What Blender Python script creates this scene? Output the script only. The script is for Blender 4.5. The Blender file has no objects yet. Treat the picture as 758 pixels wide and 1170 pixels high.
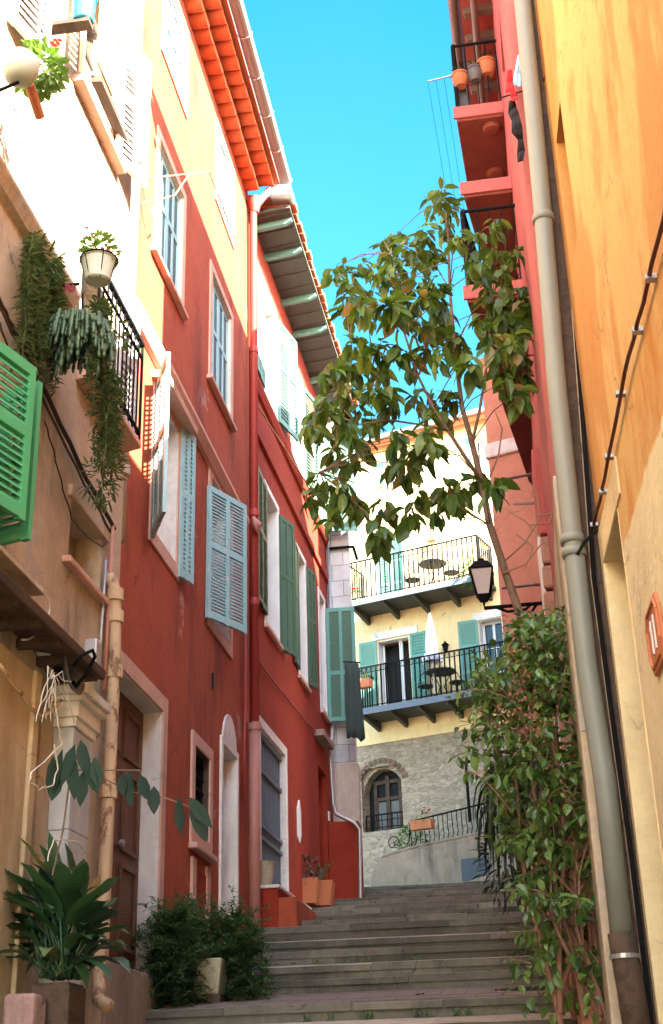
import bpy, math, random
from mathutils import Vector, Matrix
R = random.Random(7)
rad = math.radians
C = bpy.context.scene.collection
# ---------------------------------------------------------------- camera calibration (measured from the photograph's vanishing points)
FP = 1505.0
def nrm(v): return Vector(v).normalized()
cz = nrm((-99, FP, 3315)); s_ = Vector((241, FP, -680)); cy = (s_ - s_.dot(cz) * cz).normalized(); cx = cy.cross(cz)
def ray(x, y):
    d = Vector((x - 379, FP, -(y - 585))); return Vector((d.dot(cx), d.dot(cy), d.dot(cz)))
def hd(vp):
    d = ray(vp, 1272 - .03 * (vp - 379)); l = math.hypot(d.x, d.y); return (d.x / l, d.y / l)
def atY(x, y, Y):
    d = ray(x, y); return d * (Y / d.y)
class Fr:
    """vertical wall frame: u along the wall, n out of it, z up"""
    def __init__(s, p, d, side):
        s.u = d; s.n = (d[1] * side, -d[0] * side); s.o = p
    def P(s, u, n, z): return Vector((s.o[0] + u * s.u[0] + n * s.n[0], s.o[1] + u * s.u[1] + n * s.n[1], z))
    def px(s, x, y, n=0):
        d = ray(x, y); ox = s.o[0] + n * s.n[0]; oy = s.o[1] + n * s.n[1]
        t = (ox * s.n[0] + oy * s.n[1]) / (d.x * s.n[0] + d.y * s.n[1])
        p = d * t; return ((p.x - ox) * s.u[0] + (p.y - oy) * s.u[1], p.z)
def through(p, vp, side, flip=False):
    d = hd(vp)
    if flip: d = (-d[0], -d[1])
    k = p[0] * d[0] + p[1] * d[1]
    return Fr((p[0] - k * d[0], p[1] - k * d[1]), d, side)
# ---------------------------------------------------------------- scene objects
def tag(o, label=None, cat=None, group=None, kind=None):
    if label: o['label'] = label
    if cat: o['category'] = cat
    if group: o['group'] = group
    if kind: o['kind'] = kind
    return o
def empty(name, loc, label, cat, group=None):
    o = bpy.data.objects.new(name, None); C.objects.link(o); o.location = loc; o.empty_display_size = .2
    return tag(o, label, cat, group)
def rootloc(p):
    l = Vector((0, 0, 0))
    while p: l += Vector(p.location); p = p.parent
    return l
class MB:
    def __init__(s): s.v = []; s.f = []
    def poly(s, pts):
        k = len(s.v); s.v += [Vector(p) for p in pts]; s.f.append(tuple(range(k, k + len(pts))))
    def hexa(s, p):
        k = len(s.v); s.v += [Vector(q) for q in p]
        for f in ((0,3,2,1),(4,5,6,7),(0,1,5,4),(1,2,6,5),(2,3,7,6),(3,0,4,7)): s.f.append(tuple(k + i for i in f))
        return s
    def box(s, fr, u0, u1, n0, n1, z0, z1):
        return s.hexa([fr.P(u0,n0,z0), fr.P(u1,n0,z0), fr.P(u1,n1,z0), fr.P(u0,n1,z0), fr.P(u0,n0,z1), fr.P(u1,n0,z1), fr.P(u1,n1,z1), fr.P(u0,n1,z1)])
    def xbox(s, x0, x1, y0, y1, z0, z1):
        return s.hexa([(x0,y0,z0),(x1,y0,z0),(x1,y1,z0),(x0,y1,z0),(x0,y0,z1),(x1,y0,z1),(x1,y1,z1),(x0,y1,z1)])
    def extr(s, fr, prof, u0, u1):
        """profile of (n,z) extruded along u"""
        k = len(s.v); m = len(prof)
        s.v += [fr.P(u0, a, b) for a, b in prof] + [fr.P(u1, a, b) for a, b in prof]
        for i in range(m): j = (i + 1) % m; s.f.append((k+i, k+j, k+m+j, k+m+i))
        s.f.append(tuple(k + i for i in reversed(range(m)))); s.f.append(tuple(k + m + i for i in range(m)))
        return s
    def slab(s, fr, prof, n0, n1):
        """profile of (u,z) extruded along n"""
        k = len(s.v); m = len(prof)
        s.v += [fr.P(a, n0, b) for a, b in prof] + [fr.P(a, n1, b) for a, b in prof]
        for i in range(m): j = (i + 1) % m; s.f.append((k+i, k+j, k+m+j, k+m+i))
        s.f.append(tuple(k + i for i in reversed(range(m)))); s.f.append(tuple(k + m + i for i in range(m)))
        return s
    def tube(s, pts, r, sides=8, cap=True):
        pts = [Vector(p) for p in pts]; n = len(pts); rs = r if isinstance(r, (list, tuple)) else [r] * n
        k = len(s.v); ref = None
        for i, p in enumerate(pts):
            t = (pts[min(i+1, n-1)] - pts[max(i-1, 0)]).normalized()
            if ref is None: ref = t.orthogonal().normalized()
            a = (ref - ref.dot(t) * t)
            a = a.normalized() if a.length > 1e-5 else t.orthogonal().normalized()
            ref = a; b = t.cross(a)
            for j in range(sides):
                w = 2 * math.pi * j / sides; s.v.append(p + rs[i] * (math.cos(w) * a + math.sin(w) * b))
        for i in range(n - 1):
            for j in range(sides):
                j2 = (j + 1) % sides; s.f.append((k+i*sides+j, k+i*sides+j2, k+(i+1)*sides+j2, k+(i+1)*sides+j))
        if cap:
            s.f.append(tuple(k + j for j in reversed(range(sides)))); s.f.append(tuple(k + (n-1)*sides + j for j in range(sides)))
        return s
    def lathe(s, c, prof, sides=20, ax=None):
        c = Vector(c); k = len(s.v); m = len(prof)
        M = ax.to_track_quat('Z', 'Y').to_matrix() if ax else Matrix.Identity(3)
        for r, z in prof:
            for j in range(sides):
                w = 2 * math.pi * j / sides; s.v.append(c + M @ Vector((r*math.cos(w), r*math.sin(w), z)))
        for i in range(m - 1):
            for j in range(sides):
                j2 = (j + 1) % sides; s.f.append((k+i*sides+j, k+i*sides+j2, k+(i+1)*sides+j2, k+(i+1)*sides+j))
        s.f.append(tuple(k + j for j in reversed(range(sides)))); s.f.append(tuple(k + (m-1)*sides + j for j in range(sides)))
        return s
    def leaf(s, c, d, up, L, W, fold=.25, droop=.3):
        d = Vector(d).normalized(); up = Vector(up); sd = d.cross(up)
        if sd.length < 1e-4: sd = d.orthogonal()
        sd.normalize(); nn = sd.cross(d).normalized(); c = Vector(c); k = len(s.v)
        def q(t, w, h): return c + d*(L*t) + sd*(W*w) + nn*(h*W - droop*L*t*t)
        s.v += [q(0,0,0), q(.28,-.42,fold), q(.28,0,0), q(.28,.42,fold), q(.62,-.5,fold), q(.62,0,0), q(.62,.5,fold), q(1,0,0), q(.85,-.25,fold*.6), q(.85,.25,fold*.6)]
        for f in ((0,2,1),(0,3,2),(1,2,5,4),(2,3,6,5),(4,5,7,8),(5,6,9,7)): s.f.append(tuple(k + i for i in f))
    def strap(s, pts, w, up=Vector((0,0,1)), fold=.15):
        """long leaf along a path, width tapering"""
        n = len(pts); k = len(s.v); pts = [Vector(p) for p in pts]
        for i, p in enumerate(pts):
            t = (pts[min(i+1,n-1)] - pts[max(i-1,0)]).normalized(); sd = t.cross(up)
            sd = sd.normalized() if sd.length > 1e-3 else t.orthogonal().normalized()
            nn = sd.cross(t); f = i/(n-1); ww = w * (math.sin(math.pi*min(1, .12+f*.88))**.7 if f < .99 else .03)
            s.v += [p - sd*ww/2 + nn*fold*ww, p, p + sd*ww/2 + nn*fold*ww]
        for i in range(n-1):
            a = k+3*i; s.f += [(a,a+1,a+4,a+3),(a+1,a+2,a+5,a+4)]
    def build(s, name, mat, parent=None, bevel=0, smooth=False):
        me = bpy.data.meshes.new(name); off = rootloc(parent) if parent else Vector((0,0,0))
        me.from_pydata([tuple(v - off) for v in s.v], [], s.f); me.update()
        me.materials.append(mat)
        if smooth:
            for p in me.polygons: p.use_smooth = True
        o = bpy.data.objects.new(name, me); C.objects.link(o)
        if parent: o.parent = parent
        if bevel:
            b = o.modifiers.new('bevel', 'BEVEL'); b.width = bevel; b.segments = 2; b.limit_method = 'ANGLE'; b.angle_limit = rad(50)
        return o
def solo(mb, name, mat, loc, label, cat, group=None, **k):
    """a thing that is one mesh, its origin at loc"""
    loc = Vector(loc); mb.v = [v - loc for v in mb.v]; o = mb.build(name, mat, None, **k); o.location = loc
    return tag(o, label, cat, group)
# ---------------------------------------------------------------- materials
def newmat(name):
    m = bpy.data.materials.new(name); m.use_nodes = True; nt = m.node_tree
    return m, nt, nt.nodes['Principled BSDF'], nt.links.new
def N(nt, t, **k):
    n = nt.nodes.new(t)
    for a, b in k.items():
        if a in n.inputs: n.inputs[a].default_value = b
        else: setattr(n, a, b)
    return n
def c4(c): return (c[0], c[1], c[2], 1)
def ramp(nt, src, p0, p1, c0=(0,0,0), c1=(1,1,1)):
    r = nt.nodes.new('ShaderNodeValToRGB'); r.color_ramp.elements[0].position = p0; r.color_ramp.elements[1].position = p1
    r.color_ramp.elements[0].color = c4(c0); r.color_ramp.elements[1].color = c4(c1); nt.links.new(src, r.inputs[0]); return r.outputs[0]
def mix(nt, f, a, b, mode='MIX'):
    m = nt.nodes.new('ShaderNodeMix'); m.data_type = 'RGBA'; m.blend_type = mode
    for i, v in ((0, f), (6, a), (7, b)):
        if isinstance(v, (tuple, list)): m.inputs[i].default_value = c4(v)
        elif isinstance(v, (int, float)): m.inputs[i].default_value = v
        else: nt.links.new(v, m.inputs[i])
    return m.outputs[2]
def noise(nt, scale, detail=6, rough=.6, stretch=None, off=0):
    tc = nt.nodes.new('ShaderNodeNewGeometry'); v = tc.outputs['Position']
    mp = nt.nodes.new('ShaderNodeMapping'); nt.links.new(v, mp.inputs[0]); mp.inputs['Location'].default_value = (off, off*.7, off*.3)
    if stretch: mp.inputs['Scale'].default_value = stretch
    n = N(nt, 'ShaderNodeTexNoise', Scale=scale, Detail=detail, Roughness=rough); nt.links.new(mp.outputs[0], n.inputs['Vector'])
    return n.outputs['Fac']
def grime(nt, col, stain, crack=.7):
    """grain, small chips and a few hairline cracks with shapes of their own"""
    L = nt.links.new
    gr = N(nt, 'ShaderNodeMath', operation='MULTIPLY'); L(ramp(nt, noise(nt, 16, 10, .8, off=61), .38, .66), gr.inputs[0]); gr.inputs[1].default_value = .3
    col = mix(nt, gr.outputs[0], col, mix(nt, .55, col, stain))
    g = nt.nodes.new('ShaderNodeNewGeometry'); n0 = N(nt, 'ShaderNodeTexNoise', Scale=3.0, Detail=6.0); L(g.outputs['Position'], n0.inputs['Vector'])
    av = N(nt, 'ShaderNodeVectorMath', operation='MULTIPLY_ADD'); L(n0.outputs['Color'], av.inputs[0]); av.inputs[1].default_value = (.5,.5,.5); L(g.outputs['Position'], av.inputs[2])
    v = N(nt, 'ShaderNodeTexVoronoi', Scale=.9, feature='DISTANCE_TO_EDGE'); L(av.outputs[0], v.inputs['Vector'])
    a = ramp(nt, v.outputs['Distance'], .002, .009, (1,1,1), (0,0,0)); b = ramp(nt, noise(nt, 1.3, 3, .5, off=77), .5, .6)
    m = N(nt, 'ShaderNodeMath', operation='MULTIPLY'); L(a, m.inputs[0]); L(b, m.inputs[1]); m2 = N(nt, 'ShaderNodeMath', operation='MULTIPLY'); L(m.outputs[0], m2.inputs[0]); m2.inputs[1].default_value = crack
    col = mix(nt, m2.outputs[0], col, stain)
    ch = ramp(nt, noise(nt, 8, 12, .8, off=88), .70, .715)
    return mix(nt, ch, col, mix(nt, .5, col, (.5,.42,.34)))
def plaster(name, base, alt, stain=(.1,.08,.06), stain_amt=.35, patch=None, patch_lo=.6, bump=.25, rough=.9, island=0):
    m, nt, b, L = newmat(name)
    col = mix(nt, ramp(nt, noise(nt, .9, 8, .65, off=3), .35, .68), base, alt)
    col = mix(nt, ramp(nt, noise(nt, 5, 8, .7, off=9), .3, .75), col, mix(nt, .35, col, tuple(min(1, c*1.5) for c in base)))
    bl = N(nt, 'ShaderNodeMath', operation='MULTIPLY'); L(ramp(nt, noise(nt, 1.9, 12, .78, off=41), .5, .62), bl.inputs[0]); bl.inputs[1].default_value = .5
    col = mix(nt, bl.outputs[0], col, mix(nt, .45, col, tuple(min(1, a*.35 + b*.65) for a, b in zip(stain, alt))))
    if patch:
        pf = ramp(nt, noise(nt, 1.1, 10, .72, off=21), patch_lo, patch_lo + .015)
        col = mix(nt, pf, col, patch)
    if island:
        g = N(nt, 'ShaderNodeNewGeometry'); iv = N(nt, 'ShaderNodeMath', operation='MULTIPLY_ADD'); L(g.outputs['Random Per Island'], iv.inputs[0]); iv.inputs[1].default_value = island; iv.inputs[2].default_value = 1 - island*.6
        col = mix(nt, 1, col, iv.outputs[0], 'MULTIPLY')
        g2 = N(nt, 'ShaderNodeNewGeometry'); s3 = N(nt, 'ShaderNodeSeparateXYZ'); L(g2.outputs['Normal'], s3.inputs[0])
        col = mix(nt, ramp(nt, s3.outputs['Z'], .5, .8), mix(nt, 1, col, (.82,.80,.72), 'MULTIPLY'), mix(nt, 1, col, (2.2,2.0,1.75), 'MULTIPLY'))  # skylight painted in: upward faces lighter, risers darker
    st = N(nt, 'ShaderNodeMath', operation='MULTIPLY'); L(ramp(nt, noise(nt, 2.0, 9, .7, (.8,.8,.2), 5), .5, .72), st.inputs[0]); st.inputs[1].default_value = stain_amt
    col = mix(nt, st.outputs[0], col, stain)
    sp = ramp(nt, noise(nt, 26, 6, .7, off=2), .64, .70)
    s2 = N(nt, 'ShaderNodeMath', operation='MULTIPLY'); L(sp, s2.inputs[0]); s2.inputs[1].default_value = .4
    col = mix(nt, s2.outputs[0], col, stain)
    col = grime(nt, col, stain)
    L(col, b.inputs['Base Color']); b.inputs['Roughness'].default_value = rough
    b.inputs['Specular IOR Level'].default_value = .25
    bp = N(nt, 'ShaderNodeBump', Strength=bump, Distance=.03)
    h = N(nt, 'ShaderNodeMath', operation='ADD'); L(noise(nt, 14, 8, .7), h.inputs[0]); L(noise(nt, 2.5, 4, .5), h.inputs[1]); L(h.outputs[0], bp.inputs['Height'])
    L(bp.outputs[0], b.inputs['Normal']); return m
def paint(name, base, wear=(.25,.22,.18), amt=.5, lo=.62, rough=.55, bump=.08, spec=.4, stretch=None, metal=0):
    m, nt, b, L = newmat(name)
    col = mix(nt, noise(nt, 3, 5), base, tuple(c*.72 for c in base))
    f = N(nt, 'ShaderNodeMath', operation='MULTIPLY'); L(ramp(nt, noise(nt, 11, 9, .72, stretch, 4), lo, lo+.05), f.inputs[0]); f.inputs[1].default_value = amt
    col = mix(nt, f.outputs[0], col, wear)
    L(col, b.inputs['Base Color']); b.inputs['Roughness'].default_value = rough; b.inputs['Specular IOR Level'].default_value = spec; b.inputs['Metallic'].default_value = metal
    bp = N(nt, 'ShaderNodeBump', Strength=bump, Distance=.01); L(noise(nt, 30, 6, .6, stretch), bp.inputs['Height']); L(bp.outputs[0], b.inputs['Normal'])
    return m
def leafmat(name, cols, gloss=.45, trans=.25):
    m, nt, b, L = newmat(name)
    g = N(nt, 'ShaderNodeNewGeometry'); r = nt.nodes.new('ShaderNodeValToRGB'); L(g.outputs['Random Per Island'], r.inputs[0])
    e = r.color_ramp.elements; e[0].color = c4(cols[0][1]); e[0].position = cols[0][0]; e[1].color = c4(cols[-1][1]); e[1].position = cols[-1][0]
    for p, c in cols[1:-1]: q = e.new(p); q.color = c4(c)
    col = mix(nt, noise(nt, 18, 3), r.outputs[0], mix(nt, .4, r.outputs[0], (.01,.015,.005)))
    L(col, b.inputs['Base Color']); b.inputs['Roughness'].default_value = gloss; b.inputs['Specular IOR Level'].default_value = .5
    t = N(nt, 'ShaderNodeBsdfTranslucent'); L(mix(nt, 1, r.outputs[0], (1.3,1.35,.6), 'MULTIPLY'), t.inputs['Color'])
    ms = N(nt, 'ShaderNodeMixShader'); ms.inputs[0].default_value = trans; L(b.outputs[0], ms.inputs[1]); L(t.outputs[0], ms.inputs[2])
    L(ms.outputs[0], nt.nodes['Material Output'].inputs[0]); return m
def brickmat(name, c1, c2, mortar, bw, bh, axis='Y', msize=.012, distort=.04, bump=.6, rough=.85, stain=(.1,.09,.07), amt=.4):
    m, nt, b, L = newmat(name)
    g = N(nt, 'ShaderNodeNewGeometry'); sx = N(nt, 'ShaderNodeSeparateXYZ'); L(g.outputs['Position'], sx.inputs[0])
    cb = N(nt, 'ShaderNodeCombineXYZ'); L(sx.outputs[axis], cb.inputs[0]); L(sx.outputs['Z'], cb.inputs[1])
    nn = N(nt, 'ShaderNodeTexNoise', Scale=2.5, Detail=3.0); L(g.outputs['Position'], nn.inputs['Vector'])
    sc = N(nt, 'ShaderNodeVectorMath', operation='SCALE'); L(nn.outputs['Color'], sc.inputs[0]); sc.inputs['Scale'].default_value = distort*2
    ad = N(nt, 'ShaderNodeVectorMath', operation='ADD'); L(cb.outputs[0], ad.inputs[0]); L(sc.outputs[0], ad.inputs[1])
    br = N(nt, 'ShaderNodeTexBrick', Scale=1.0); L(ad.outputs[0], br.inputs['Vector'])
    br.inputs['Color1'].default_value = c4(c1); br.inputs['Color2'].default_value = c4(c2); br.inputs['Mortar'].default_value = c4(mortar)
    br.inputs['Brick Width'].default_value = bw; br.inputs['Row Height'].default_value = bh; br.inputs['Mortar Size'].default_value = msize; br.inputs['Mortar Smooth'].default_value = .3
    col = mix(nt, noise(nt, 4, 8, .7), br.outputs['Color'], mix(nt, .5, br.outputs['Color'], (.05,.045,.04)))
    f = N(nt, 'ShaderNodeMath', operation='MULTIPLY'); L(ramp(nt, noise(nt, 1.5, 8, .7, (1,1,.3), 8), .45, .75), f.inputs[0]); f.inputs[1].default_value = amt
    col = mix(nt, f.outputs[0], col, stain)
    L(col, b.inputs['Base Color']); b.inputs['Roughness'].default_value = rough
    h = N(nt, 'ShaderNodeMath', operation='MULTIPLY_ADD'); L(br.outputs['Fac'], h.inputs[0]); h.inputs[1].default_value = -1.0; L(noise(nt, 16, 8, .7), h.inputs[2])
    bp = N(nt, 'ShaderNodeBump', Strength=bump, Distance=.02); L(h.outputs[0], bp.inputs['Height']); L(bp.outputs[0], b.inputs['Normal'])
    return m
def flat(name, c, rough=.6, metal=0, spec=.4):
    m, nt, b, L = newmat(name); b.inputs['Base Color'].default_value = c4(c); b.inputs['Roughness'].default_value = rough; b.inputs['Metallic'].default_value = metal; b.inputs['Specular IOR Level'].default_value = spec; return m
def voronoi_stone(name, c1, c2, mortar, scale, bump=.8):
    m, nt, b, L = newmat(name)
    g = N(nt, 'ShaderNodeNewGeometry'); mp = N(nt, 'ShaderNodeMapping'); L(g.outputs['Position'], mp.inputs[0]); mp.inputs['Scale'].default_value = (1,1,1.9)
    n0 = N(nt, 'ShaderNodeTexNoise', Scale=3.0); L(g.outputs['Position'], n0.inputs['Vector'])
    av = N(nt, 'ShaderNodeVectorMath', operation='MULTIPLY_ADD'); L(n0.outputs['Color'], av.inputs[0]); av.inputs[1].default_value = (.25,.25,.25); L(mp.outputs[0], av.inputs[2])
    v = N(nt, 'ShaderNodeTexVoronoi', Scale=scale, feature='DISTANCE_TO_EDGE'); L(av.outputs[0], v.inputs['Vector'])
    v2 = N(nt, 'ShaderNodeTexVoronoi', Scale=scale); L(av.outputs[0], v2.inputs['Vector'])
    sv = N(nt, 'ShaderNodeSeparateColor'); L(v2.outputs['Color'], sv.inputs[0])
    st = mix(nt, sv.outputs[0], c1, c2); st = mix(nt, noise(nt, 9, 8, .7), st, mix(nt, .5, st, (.06,.05,.045)))
    e = ramp(nt, v.outputs['Distance'], .02, .09)
    col = mix(nt, e, mortar, st); L(col, b.inputs['Base Color']); b.inputs['Roughness'].default_value = .9
    h = N(nt, 'ShaderNodeMath', operation='ADD'); L(e, h.inputs[0]); L(noise(nt, 20, 6, .7), h.inputs[1])
    bp = N(nt, 'ShaderNodeBump', Strength=bump, Distance=.03); L(h.outputs[0], bp.inputs['Height']); L(bp.outputs[0], b.inputs['Normal']); return m
M = {}
M['red'] = plaster('red_plaster', (.36,.075,.030), (.28,.050,.021), (.09,.022,.015), .9, patch=(.38,.20,.15), patch_lo=.645, bump=.3)
M['red2'] = plaster('deep_red_plaster', (.26,.029,.011), (.215,.022,.008), (.1,.015,.01), .3, bump=.18)
M['tan'] = plaster('tan_plaster', (.47,.37,.25), (.35,.275,.19), (.07,.05,.035), 1.0, patch=(.42,.36,.29), patch_lo=.585, bump=.5)
M['ochre'] = plaster('ochre_plaster', (.47,.37,.23), (.42,.31,.17), (.2,.13,.07), .7, bump=.4)
M['yellow'] = None
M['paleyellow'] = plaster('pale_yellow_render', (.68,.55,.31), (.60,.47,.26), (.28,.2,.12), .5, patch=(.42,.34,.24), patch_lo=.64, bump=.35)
M['facade'] = plaster('pale_yellow_plaster', (.80,.58,.30), (.74,.53,.28), (.3,.22,.12), .3, bump=.1)
M['pink'] = plaster('pink_plaster', (.42,.115,.10), (.36,.095,.085), (.2,.06,.05), .35, bump=.15)
M['salmon'] = plaster('salmon_plaster', (.50,.23,.15), (.44,.19,.125), (.25,.09,.06), .4, bump=.15)
M['slabred'] = plaster('red_slab_plaster', (.21,.06,.038), (.16,.042,.03), (.12,.04,.03), .5, bump=.2)
M['stonewhite'] = brickmat('whitewashed_blocks', (.72,.77,.78), (.62,.68,.70), (.3,.3,.31), .42, .3, 'X', .008, .02, .5)
M['quoin'] = brickmat('grey_white_blocks', (.62,.63,.62), (.54,.55,.54), (.25,.24,.22), 2.0, .33, 'X', .006, .02, .4)
M['rubble'] = voronoi_stone('rubble_stone', (.52,.40,.28), (.30,.225,.155), (.40,.31,.21), 6.5)
M['rustic'] = plaster('rough_pink_stone', (.42,.24,.17), (.34,.2,.15), (.12,.08,.06), .5, patch=(.5,.36,.28), patch_lo=.56, bump=1.0)
M['concrete'] = plaster('weathered_concrete', (.30,.22,.155), (.19,.145,.105), (.06,.045,.03), .9, patch=(.42,.33,.24), patch_lo=.66, bump=.5)
M['step'] = plaster('grey_stone_lit_tops', (.19,.172,.145), (.115,.108,.092), (.03,.032,.024), .9, bump=.6, rough=.8, island=.55)
M['tread'] = brickmat('reddish_pavers', (.27,.18,.135), (.2,.15,.12), (.1,.08,.07), .22, .11, 'X', .008, .02, .5)
M['surround'] = plaster('pink_beige_surround', (.55,.33,.25), (.5,.3,.22), (.25,.15,.1), .4, bump=.2)
M['whitejamb'] = plaster('peeling_white_paint', (.66,.63,.58), (.58,.55,.5), (.25,.2,.16), .45, patch=(.36,.1,.06), patch_lo=.675, bump=.35)
M['white'] = paint('white_paint', (.74,.73,.7), amt=.35)
M['blue'] = paint('pale_blue_paint', (.29,.49,.50), (.47,.48,.45), .75, .585)
M['teal'] = paint('teal_green_paint', (.10,.30,.25), (.24,.33,.3), .7, .6)
M['dgreen'] = paint('dark_green_paint', (.045,.115,.07), (.13,.17,.13), .7, .59)
M['bgreen'] = paint('bright_green_paint', (.07,.36,.15), (.2,.3,.2), .6, .61)
M['agreen'] = paint('aqua_green_paint', (.13,.30,.24), (.24,.34,.29), .6, .6)
M['brown'] = paint('brown_wood', (.14,.06,.03), (.05,.025,.015), .6, .55, stretch=(1,1,.12), bump=.2)
M['oldwood'] = paint('old_dark_wood', (.085,.05,.03), (.03,.02,.015), .6, .5, rough=.85, bump=.4, stretch=(1,.15,1))
M['soffit'] = paint('grey_green_boards', (.075,.078,.06), (.04,.04,.03), .5, .55, rough=.8, stretch=(1,.2,1))
M['glass'] = flat('window_glass', (.015,.02,.025), .06, 0, .6)
M['dimglass'] = flat('dull_glass', (.012,.012,.012), .5, 0, .08)
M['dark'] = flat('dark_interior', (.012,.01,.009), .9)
M['curtain'] = flat('pale_curtain', (.13,.13,.12), .9)
M['iron'] = paint('black_iron', (.007,.0065,.0065), (.02,.010,.006), .5, .6, rough=.8, spec=.12)
M['slatshade'] = paint('slat_shade_panels', (.045,.07,.075), (.16,.18,.18), .6, .6)  # dark tone painted for the shade between louvre slats
M['greyiron'] = paint('blue_grey_iron', (.12,.14,.17), (.07,.06,.05), .5, .62, rough=.5)
M['rustpipe'] = paint('rusty_beige_pipe', (.52,.37,.22), (.16,.07,.035), .85, .53, rough=.75, bump=.35, stretch=(1,1,.4))
M['creampipe'] = paint('cream_pipe', (.5,.40,.32), (.3,.2,.15), .4, .64)
M['redpipe'] = paint('red_painted_pipe', (.36,.045,.035), (.15,.03,.02), .5, .62)
M['pinkpipe'] = paint('faded_pink_pipe', (.42,.18,.13), (.2,.1,.07), .5, .6)
M['greypipe'] = paint('grey_pipe', (.22,.225,.185), (.45,.43,.34), .5, .66, rough=.5, stretch=(1,1,.25))
M['zinc'] = paint('zinc', (.42,.41,.4), (.25,.22,.2), .4, .62, rough=.4, metal=.6)
M['gutter'] = paint('brown_gutter', (.2,.155,.13), (.1,.07,.06), .4, .62, rough=.5)
M['terracotta'] = paint('terracotta', (.50,.17,.075), (.3,.16,.1), .5, .6, rough=.85, bump=.2)
M['rooftile'] = paint('orange_roof_tile', (.55,.13,.045), (.33,.09,.04), .5, .56, rough=.85, bump=.25)
M['cable'] = paint('dark_cable', (.03,.014,.012), (.09,.05,.035), .5, .6)
M['brownrail'] = paint('rusty_red_cable', (.11,.03,.02), (.06,.02,.015), .4, .6)
M['palecable'] = flat('pale_cable', (.55,.5,.4), .6)
M['bark'] = paint('bark', (.21,.13,.085), (.1,.065,.045), .6, .5, rough=.9, bump=.5)
M['stem'] = paint('pinkish_stem', (.34,.17,.115), (.2,.12,.08), .5, .55, rough=.8)
M['magleaf'] = leafmat('tree_leaf', [(0,(.035,.085,.018)), (.35,(.075,.15,.025)), (.75,(.13,.22,.04)), (.95,(.19,.27,.06)), (.985,(.26,.2,.06)), (1,(.30,.2,.09))], .42, .4)
M['vineleaf'] = leafmat('shrub_leaf', [(0,(.035,.08,.018)), (.5,(.08,.16,.03)), (.85,(.14,.24,.05)), (1,(.24,.33,.10))], .32, .3)
M['darkleaf'] = leafmat('dark_strap_leaf', [(0,(.008,.022,.01)), (.8,(.02,.045,.016)), (1,(.04,.06,.02))], .4, .12)
M['aspi'] = leafmat('broad_leaf', [(0,(.014,.05,.02)), (.6,(.03,.085,.03)), (.93,(.05,.13,.045)), (.97,(.22,.26,.09)), (1,(.30,.15,.04))], .5, .12)
M['twigleaf'] = leafmat('twig_leaf', [(0,(.005,.020,.009)), (1,(.012,.038,.016))], .85, .04)
M['fern'] = leafmat('feathery_leaf', [(0,(.05,.11,.05)), (.6,(.09,.18,.08)), (1,(.15,.23,.11))], .7, .35)
M['trail'] = leafmat('trailing_leaf', [(0,(.045,.08,.03)), (.6,(.09,.14,.055)), (1,(.17,.2,.1))], .5, .2)
M['lightleaf'] = leafmat('light_leaf', [(0,(.08,.17,.03)), (1,(.16,.27,.06))], .5, .3)
M['flower'] = leafmat('red_flower', [(0,(.5,.03,.03)), (1,(.6,.08,.06))], .6, .2)
M['pinkflower'] = leafmat('pink_flower', [(0,(.5,.08,.2)), (1,(.62,.2,.3))], .6, .2)
M['greendark'] = flat('dark_green_cloth', (.035,.055,.05), .9)
M['black'] = flat('black_cloth', (.012,.01,.011), .95)
M['redcloth'] = flat('red_cloth', (.5,.015,.02), .9)
M['bluecloth'] = flat('pale_blue_cloth', (.35,.5,.65), .9)
M['whitecloth'] = flat('white_cloth', (.72,.70,.72), .9)
M['bluepot'] = flat('bright_blue_plastic', (.02,.30,.5), .4)
M['creampot'] = paint('cream_pot', (.42,.36,.23), (.2,.15,.08), .6, .55, rough=.7)
M['whitepot'] = paint('pale_pot', (.5,.55,.45), (.3,.35,.28), .4, .6)
M['bluegrey'] = flat('slate_plaque', (.062,.066,.072), .6)
M['lampglass'] = flat('milky_lamp_glass', (.42,.38,.36), .25)
M['dish'] = paint('weathered_grey', (.12,.115,.11), (.2,.18,.15), .5, .6)
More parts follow.
